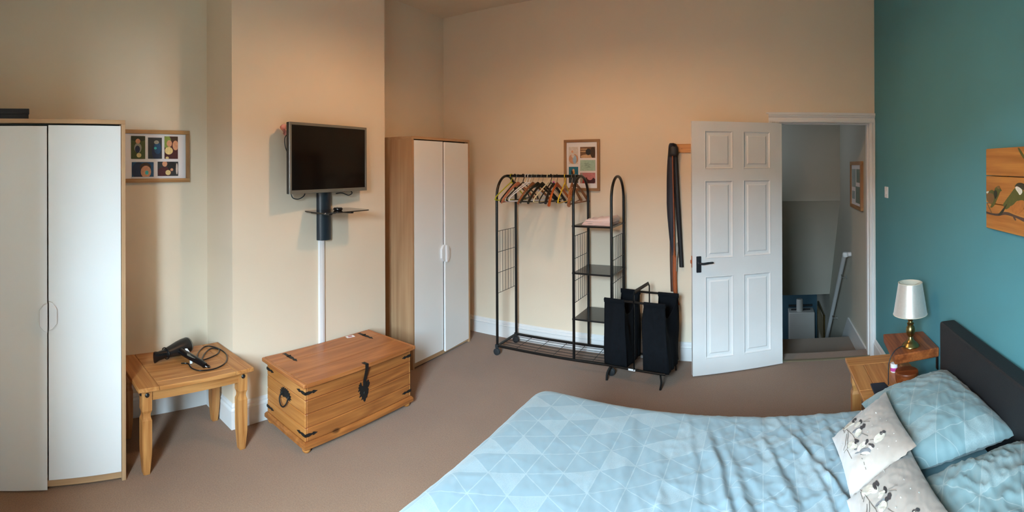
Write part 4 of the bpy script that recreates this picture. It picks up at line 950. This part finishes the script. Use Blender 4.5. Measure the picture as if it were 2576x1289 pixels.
for k in range(3): a = 2 * PI * k / 3 + .3; q.tube([(lx, ly, z1 - .025), (lx + r1 * math.cos(a), ly + r1 * math.sin(a), z1 - .004)], .0013, 6)
q.build('shade_carrier', M['shade_in'], so)
MB().lathe([(.012, .205), (.014, .215), (.022, .235), (.026, .255), (.020, .272), (.004, .280)], (lx, ly, lz), 16).build('bulb', M['white_plastic'], tl, smooth=True)
MB().tube(spline([(lx - .040, ly - .022, lz + .012), (lx - .075, ly - .055, lz + .024), (lx - .118, ly - .085, lz + .014), (lx - .150, ly - .105, lz - .03), (lx - .155, ly - .11, lz - .09), (lx - .156, ly - .11, lz - .146)], 6), .0025, 8).build('cord', M['rubber'], tl, smooth=True)

wpot = thing('wooden_pot', 'round lidded wooden pot on the bedside table under the wall shelf', 'pot', (.752, 2.475, .48))
MB().lathe([(.050, .0), (.058, .006), (.061, .02), (.061, .048)], (.752, 2.475, .48), 28).build('bowl', M['rustic'], wpot, smooth=True)
MB().lathe([(.062, .048), (.063, .054), (.060, .061), (.0, .063)], (.752, 2.475, .48), 28).build('lid', M['rustic_top'], wpot, smooth=True)
tb = thing('cream_jar', 'small white jar with a pink band beside the wooden pot', 'jar', (.700, 2.545, .48))
MB().lathe([(.018, 0), (.02, .003), (.02, .032), (.018, .036)], (.722, 2.62, .48), 18).build('jar_body', M['white_plastic'], tb, smooth=True)
MB().lathe([(.0204, .008), (.0204, .026)], (.722, 2.62, .48), 18, caps=False).build('band', M['magenta'], tb, smooth=True)
MB().lathe([(.0205, .036), (.0205, .046), (.018, .048), (.0, .048)], (.722, 2.62, .48), 18).build('lid', M['white_plastic'], tb, smooth=True)
nb_ = MB().hexa([(.552, 2.36, .481), (.650, 2.36, .481), (.632, 2.482, .481), (.556, 2.484, .481), (.552, 2.36, .492), (.650, 2.36, .492), (.632, 2.482, .492), (.556, 2.484, .492)])
tag(nb_.build('notebook', M['dark_box'], bevel=.002), 'dark notebook lying on the pine bedside table by the pillow', 'notebook')

# ================================================================== BED
BX0, BX1, BY0, BY1 = -1.05, .845, .72, 2.13
bd = thing('bed', 'double bed with charcoal upholstered headboard against the teal wall', 'bed', (-.1, 1.42, 0))
MB().box(BX0, BY0, .10, BX1, BY1, .30).build('bed_base', M['headboard'], bd, bevel=.012, seg=2)
MB().box(BX0, BY0, .302, BX1, BY1, .505).build('mattress', M['mattress'], bd, bevel=.05, seg=4)
MB().box(.850, .58, .12, .932, 2.245, .865).build('headboard', M['headboard'], bd, bevel=.016, seg=3)
for x in (BX0 + .08, BX1 - .08):
    for y in (BY0 + .08, BY1 - .08): MB().lathe([(.022, 0), (.03, .1)], (x, y, 0), 14).build('leg', M['black_satin'], bd, smooth=True)

WR = []
rr = random.Random(5)
for (x0, y0, x1, y1, s_, a_) in [(-.22, 1.92, -.075, 1.40, .016, .016), (.13, 2.0, .20, 1.45, .015, .014), (.10, 1.98, .34, 1.30, .013, .010), (-.02, 2.02, .14, 1.25, .017, .012), (-.54, 2.08, -.44, 1.40, .020, .006),
                                 (-.60, 2.0, -.56, 1.45, .015, .003), (.24, 2.06, .30, 1.55, .014, .012), (-.32, 2.05, -.20, 1.5, .014, .006), (.02, 2.10, .16, 1.80, .012, .008), (-.12, 1.75, .06, 1.15, .018, .012), (.20, 1.70, .36, 1.10, .016, .012),
                                 (-.38, 1.75, -.26, 1.20, .018, .006)]:
    WR.append((Vector((x0, y0)), Vector((x1, y1)), s_, a_))
def wrinkle(x, y):
    h = 0; p = Vector((x, y))
    bend = .018 * noise.noise(Vector((x * 3, y * 5, 3.1)))
    for a, b_, s_, am in WR:
        d = b_ - a; L2 = d.length_squared; t = (p - a).dot(d) / L2
        if -.25 < t < 1.25:
            env = max(0, 1 - abs((t - .5) / .75) ** 2); ds = (p - a).cross(d) / math.sqrt(L2) + bend
            h += .8 * am * env * (math.exp(-(ds / s_) ** 2) - .6 * math.exp(-((ds + s_ * 1.9) / s_) ** 2))
    m_ = max(0, min(1, (x + .45) / .55))
    n1 = noise.noise(Vector((x * 11 + y * 3, y * 3.2, 0))); n2 = noise.noise(Vector((x * 26 + y * 9, y * 8, 4)))
    n3 = noise.noise(Vector((x * 7 - y * 9, y * 4 + x * 6, 8)))
    n4 = noise.noise(Vector((x * 34 + y * 20, y * 12 - x * 9, 12)))
    h += (.25 + .75 * m_) * (.006 * (1 - abs(n1)) ** 3 * 1.0 + .0045 * (1 - abs(n2)) ** 4 + .006 * (1 - abs(n3)) ** 5 + .0035 * (1 - abs(n4)) ** 5) - .004 * m_
    h *= 1 - .55 * max(0, min(1, (y - 1.95) / .15))
    return h
DX0, DX1, DY0, DY1, DR, DZ = -1.02, .50, .78, 2.105, .11, .558
nu, nv = 300, 240; over = .42
pos = []; uvs = []
for j in range(nv + 1):
    for i in range(nu + 1):
        s_ = (DX0 - over) + (DX1 - DX0 + over) * i / nu
        v_ = (DY0 - over) + (DY1 - DY0 + 2 * over) * j / nv
        # finer sampling toward the flat top is not needed: uniform grid
        cx2 = max(DX0 + .05, s_); cy2 = min(max(v_, DY0 + .05), DY1 - .05)
        ex, ey = s_ - cx2, v_ - cy2; e = math.hypot(ex, ey)
        zz = DZ; X_, Y_ = s_, v_
        if e > 0:
            q4 = DR * PI / 2
            if e < q4: hz_, dr = DR * math.sin(e / DR), DR * (1 - math.cos(e / DR))
            else: hz_, dr = DR + .02 * (e - q4) + .012 * math.sin((v_ if abs(ex) > abs(ey) else s_) * 22) * min(1, (e - q4) * 4), DR + (e - q4)
            X_, Y_, zz = cx2 + ex / e * hz_, cy2 + ey / e * hz_, DZ - dr
        if s_ > DX1 - .10: zz -= .03 * ((s_ - DX1 + .10) / .10) ** 2
        puff = .010 * noise.noise(Vector((s_ * 1.6, v_ * 1.6, 0))) + wrinkle(s_, v_)
        damp = 1 if e < DR else max(.15, 1 - (e - DR) * 6)
        zz += puff * damp + (.012 * math.exp(-((s_ + .95) / .22) ** 2) * damp)
        pos.append(Vector((X_, Y_, max(.12, zz)))); uvs.append((s_, v_))
dm = MB(); dm.add(pos, [(j * (nu + 1) + i, j * (nu + 1) + i + 1, (j + 1) * (nu + 1) + i + 1, (j + 1) * (nu + 1) + i) for j in range(nv) for i in range(nu)])
do_ = dm.build('duvet', M['duvet'], smooth='all', uv=lambda k, v: uvs[k], fix=False)
tag(do_, 'pale blue duvet with a white triangle print spread over the bed', 'duvet')
md = do_.modifiers.new('quilt_thickness', 'SOLIDIFY'); md.thickness = .012; md.offset = -1
tag(MB().box(.40, .74, .506, .843, 2.11, .516).build('bed_sheet', M['sheet'], bevel=.004), 'plain blue sheet showing at the head of the bed', 'sheet')

def pillow(name, mat_, cr, up, dn, seed, parent=None, uvs_=1.0, nn=64, corner=.5, wr=.006, pe=.52):
    """cr: four corners (head-far, head-near, foot-near, foot-far); up/dn = bulge above and below the corner plane"""
    A, B, C_, D = [Vector(p) for p in cr]; nrm = (B - A).cross(D - A).normalized()
    if nrm.z < 0: nrm = -nrm
    w_, h_ = (B - A).length, (D - A).length
    def base(u, v):   # u from head (0) to foot (1); v from far (0) to near (1); edges bowed inwards
        p = A * (1 - u) * (1 - v) + B * (1 - u) * v + C_ * u * v + D * u * (1 - v)
        cu, cv_ = 2 * u - 1, 2 * v - 1
        cen = (A + B + C_ + D) / 4; k = .055 * corner * (math.cos(cv_ * PI / 2) * abs(cu) ** 3 + math.cos(cu * PI / 2) * abs(cv_) ** 3)
        return p + (cen - p) * k
    def prof(u, v):
        a, b_ = 1 - abs(2 * u - 1) ** 2.6, 1 - abs(2 * v - 1) ** 2.6
        return max(0, a * b_) ** pe
    def top(u, v):
        f_ = prof(u, v); p = base(u, v)
        n_ = noise.noise(Vector((u * 3 + seed, v * 4, 0))) * .009 + (1 - abs(noise.noise(Vector((u * 7 + seed, v * 9, 2))))) ** 4 * wr + (1 - abs(noise.noise(Vector((u * 14 - v * 6 + seed, v * 5, 6))))) ** 4 * wr * .6
        e_ = min(1, min(u, 1 - u, v, 1 - v) * 10)
        pk_ = noise.noise(Vector((seed, (u + v) * 14, (u - v) * 14))) * .005 * (1 - e_)
        return p + nrm * (up * f_ + n_ * min(1, f_ * 1.4) + pk_)
    def bot(u, v): return base(u, v) - nrm * (dn * prof(u, v)) + nrm * (noise.noise(Vector((seed, (u + v) * 14, (u - v) * 14))) * .006 * (1 - min(1, min(u, 1 - u, v, 1 - v) * 10)))
    q = MB(); q.grid(top, nn, nn); nt_ = len(q.v); q.grid(bot, nn, nn)
    st_ = nn + 1
    def uvf(k, v): k %= nt_; return ((k % st_) / nn * h_ * uvs_, (k // st_) / nn * w_ * uvs_)
    o = q.build(name, mat_, parent, smooth='all', uv=uvf, fix=False, weld=False)
    return o, top
p1, _ = pillow('pillow', M['pillowcase'], [(.865, 2.185, .645), (.865, 1.505, .670), (.492, 1.500, .640), (.425, 2.085, .590)], .085, .05, 3)
tag(p1, 'blue-green patterned pillow farthest from the camera, next to the wall shelf', 'pillow', 'patterned pillows')
p2, _ = pillow('pillow', M['pillowcase'], [(.860, 1.465, .670), (.865, .80, .665), (.46, .80, .600), (.475, 1.475, .620)], .080, .05, 11, wr=.012)
tag(p2, 'nearest blue-green patterned pillow, cut off by the lower right corner', 'pillow', 'patterned pillows')

# printed birds on the cushions, in cushion (u, v) space: u head->foot, v far->near
DECO = [(4, 'l', [(0.798, 0.056),
  (0.707, 0.347),
  (0.673, 0.451),
  (0.665, 0.523)]),
  (4, 'l', [(0.718, 0.333),
  (0.805, 0.564),
  (0.881, 0.54)]),
  (4, 'l', [(0.752, 0.327),
  (0.823, 0.482),
  (0.878, 0.499)]),
  (4, 'l', [(0.547, 0.545),
  (0.484, 0.638)]),
  (4, 'l', [(0.477, 0.374),
  (0.355, 0.416)]),
  (4, 'l', [(0.467, 0.393),
  (0.39, 0.456)]),
  (4, 'l', [(0.794, 0.122),
  (0.79, 0.227)]),
  (4, 'l', [(0.76, 0.218),
  (0.789, 0.263)]),
  (4, 'l', [(0.677, 0.802),
  (0.67, 0.817)]),
  (4, 'l', [(0.671, 0.846),
  (0.68, 0.87)]),
  (4, 'l', [(0.682, 0.892),
  (0.688, 0.911)]),
  (4, 'l', [(0.818, 0.577),
  (0.809, 0.655),
  (0.801, 0.716)]),
  (4, 'l', [(0.484, 0.705),
  (0.425, 0.745)]),
  (4, 'l', [(0.671, 0.752),
  (0.642, 0.78),
  (0.609, 0.805)]),
  (1, 'e', (0.702, 0.203, -0.084, 0.018, -0.014, 0.065)),
  (1, 'e', (0.627, 0.259, -0.062, 0.029, -0.007, 0.057)),
  (1, 'e', (0.558, 0.375, -0.052, -0.005, -0.004, 0.03)),
  (1, 'e', (0.59, 0.492, -0.055, -0.005, -0.009, 0.051)),
  (1, 'e', (0.73, 0.583, -0.053, 0.063, 0.04, 0.034)),
  (1, 'e', (0.614, 0.693, -0.076, 0.0, -0.005, 0.041)),
  (1, 'e', (0.358, 0.752, -0.084, -0.022, -0.02, 0.043)),
  (2, 'e', (0.605, 0.436, -0.064, 0.009, -0.002, 0.023)),
  (2, 'e', (0.597, 0.769, -0.074, 0.047, 0.012, 0.028)),
  (1, 'e', (0.603, 0.797, -0.055, 0.037, 0.005, 0.015)),
  (3, 'e', (0.517, 0.787, -0.023, 0.025, 0.017, 0.006)),
  (2, 'e', (0.698, 0.711, -0.04, 0.019, 0.003, 0.008)),
  (2, 'e', (0.703, 0.664, -0.023, 0.01, -0.005, 0.019)),
  (0, 'e', (0.601, 0.055, -0.048, 0.038, -0.004, 0.005)),
  (0, 'e', (0.563, 0.242, -0.02, 0.026, 0.008, 0.026)),
  (0, 'e', (0.602, 0.248, -0.022, 0.031, 0.006, 0.048)),
  (0, 'e', (0.501, 0.355, -0.02, 0.017, 0.011, 0.037)),
  (0, 'e', (0.488, 0.458, -0.019, 0.016, 0.01, 0.025)),
  (0, 'e', (0.521, 0.459, -0.021, 0.012, 0.009, 0.024)),
  (0, 'e', (0.473, 0.45, -0.017, 0.017, 0.007, 0.017)),
  (0, 'e', (0.648, 0.573, -0.025, 0.047, 0.014, 0.011)),
  (0, 'e', (0.673, 0.583, -0.013, 0.009, 0.008, 0.021)),
  (0, 'e', (0.519, 0.687, -0.017, 0.014, 0.012, 0.021)),
  (0, 'e', (0.548, 0.702, -0.016, 0.006, 0.008, 0.014)),
  (0, 'e', (0.272, 0.718, -0.024, 0.009, 0.008, 0.015)),
  (0, 'e', (0.313, 0.716, -0.013, 0.014, 0.016, 0.013)),
  (0, 'e', (0.478, 0.792, -0.02, 0.003, 0.002, 0.02)),
  (0, 'e', (0.499, 0.761, -0.027, 0.026, 0.005, 0.01)),
  (0, 'e', (0.687, 0.081, -0.021, -0.017, -0.003, -0.003)),
  (2, 'e', (0.631, 0.746, -0.023, 0.013, 0.013, 0.019)),
  (3, 'e', (0.501, 0.07, -0.006, -0.001, 0.005, -0.005)),
  (3, 'e', (0.431, 0.12, -0.008, 0.015, -0.001, 0.067)),
  (3, 'e', (0.166, 0.791, -0.007, 0.003, 0.003, 0.005)),
  (3, 'e', (0.298, 0.893, -0.006, 0.002, 0.003, 0.004)),
  (3, 'e', (0.175, 0.591, -0.007, 0.001, 0.003, 0.007)),
  (3, 'e', (0.376, 0.55, -0.007, 0.005, 0.003, 0.008)),
  (3, 'e', (0.258, 0.39, -0.007, 0.007, 0.004, 0.009)),
  (3, 'e', (0.238, 0.511, -0.007, 0.002, 0.003, 0.009)),
  (3, 'e', (0.184, 0.877, -0.006, 0.003, 0.004, 0.004)),
  (3, 'e', (0.465, 0.598, -0.007, 0.004, 0.003, 0.009)),
  (3, 'e', (0.78, 0.482, -0.007, 0.005, 0.003, 0.005)),
  (3, 'e', (0.875, 0.375, -0.01, 0.018, 0.002, 0.012)),
  (3, 'e', (0.437, 0.848, -0.006, 0.004, 0.004, 0.004))]
def cushion(label, cr, seed, up=.045):
    t = thing('cushion', label, 'cushion', cr[3], 0, 'bird-print cushions')
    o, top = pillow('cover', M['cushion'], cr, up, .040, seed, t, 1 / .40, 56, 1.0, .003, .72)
    A, B, C_, D = [Vector(p) for p in cr]; nrm = (B - A).cross(D - A).normalized()
    if nrm.z < 0: nrm = -nrm
    q = MB(); mats = [flatmat('deco_black', (58, 56, 58)), flatmat('deco_cream', (196, 190, 178)), flatmat('deco_grey', (116, 118, 122)), flatmat('deco_white', (206, 205, 202)), flatmat('deco_twig', (112, 104, 98))]
    for k, (mi, kind, pts) in enumerate(DECO):
        q.cur = mi; lift = .0012 + .00035 * (k % 6)
        if kind == 'e':
            cu, cv_, a1, b1, a2, b2 = pts; n = 14; vs = [top(cu, cv_) + nrm * lift]
            for ri_ in (.5, 1):
                for j in range(n):
                    a = 2 * PI * j / n; vs.append(top(cu + ri_ * (a1 * math.cos(a) + a2 * math.sin(a)), cv_ + ri_ * (b1 * math.cos(a) + b2 * math.sin(a))) + nrm * lift)
            fs_ = [(0, 1 + j, 1 + (j + 1) % n) for j in range(n)] + [(1 + j, 1 + n + j, 1 + n + (j + 1) % n, 1 + (j + 1) % n) for j in range(n)]
            q.add(vs, fs_)
        else:
            pl = []
            for a, b_ in zip(pts[:-1], pts[1:]):
                for s_ in range(4): pl.append((a[0] + (b_[0] - a[0]) * s_ / 4, a[1] + (b_[1] - a[1]) * s_ / 4))
            pl.append(pts[-1]); q.tube([top(u, v) + nrm * .0006 for u, v in pl], .0014, 5)
    q.build('bird_print', mats, t, fix=False)
    return t
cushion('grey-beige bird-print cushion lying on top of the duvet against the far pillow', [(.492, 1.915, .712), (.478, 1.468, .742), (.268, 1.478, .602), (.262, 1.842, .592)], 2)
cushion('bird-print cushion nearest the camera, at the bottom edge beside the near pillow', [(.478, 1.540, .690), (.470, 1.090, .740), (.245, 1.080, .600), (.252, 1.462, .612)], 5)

# ================================================================== CEILING LAMP (above the frame, lights the room)
PX, PY = -1.15, 2.28
cl = thing('pendant_lamp', 'fabric-shaded pendant lamp hanging from the middle of the bedroom ceiling', 'lamp', (PX, PY, 3.19))
MB().lathe([(.045, 3.19), (.045, 3.17), (.02, 3.155)], (PX, PY, 0), 20).build('ceiling_rose', M['white_plastic'], cl, smooth=True)
MB().tube([(PX, PY, 3.16), (PX, PY, 2.90)], .003, 8).build('flex', M['white_plastic'], cl)
MB().lathe([(.018, 2.905), (.018, 2.85)], (PX, PY, 0), 14).build('bulb_holder', M['white_plastic'], cl)
MB().ellipsoid((PX, PY, 2.845), (.014, .014, .018), 16, 10).build('bulb', M['bulb'], cl, smooth=True)
MB().lathe([(.20, 2.745), (.12, 2.93), (.118, 2.93), (.198, 2.745), (.20, 2.745)], (PX, PY, 0), 40, caps=False).build('shade', M['pendant_fabric'], cl, smooth=True)
pl_ = bpy.data.lights.new('bulb_light', 'POINT'); pl_.energy = 42; pl_.color = (1.0, .60, .31); pl_.shadow_soft_size = .045
po = bpy.data.objects.new('bulb_light', pl_); C.objects.link(po); po.location = (PX, PY, 2.79)
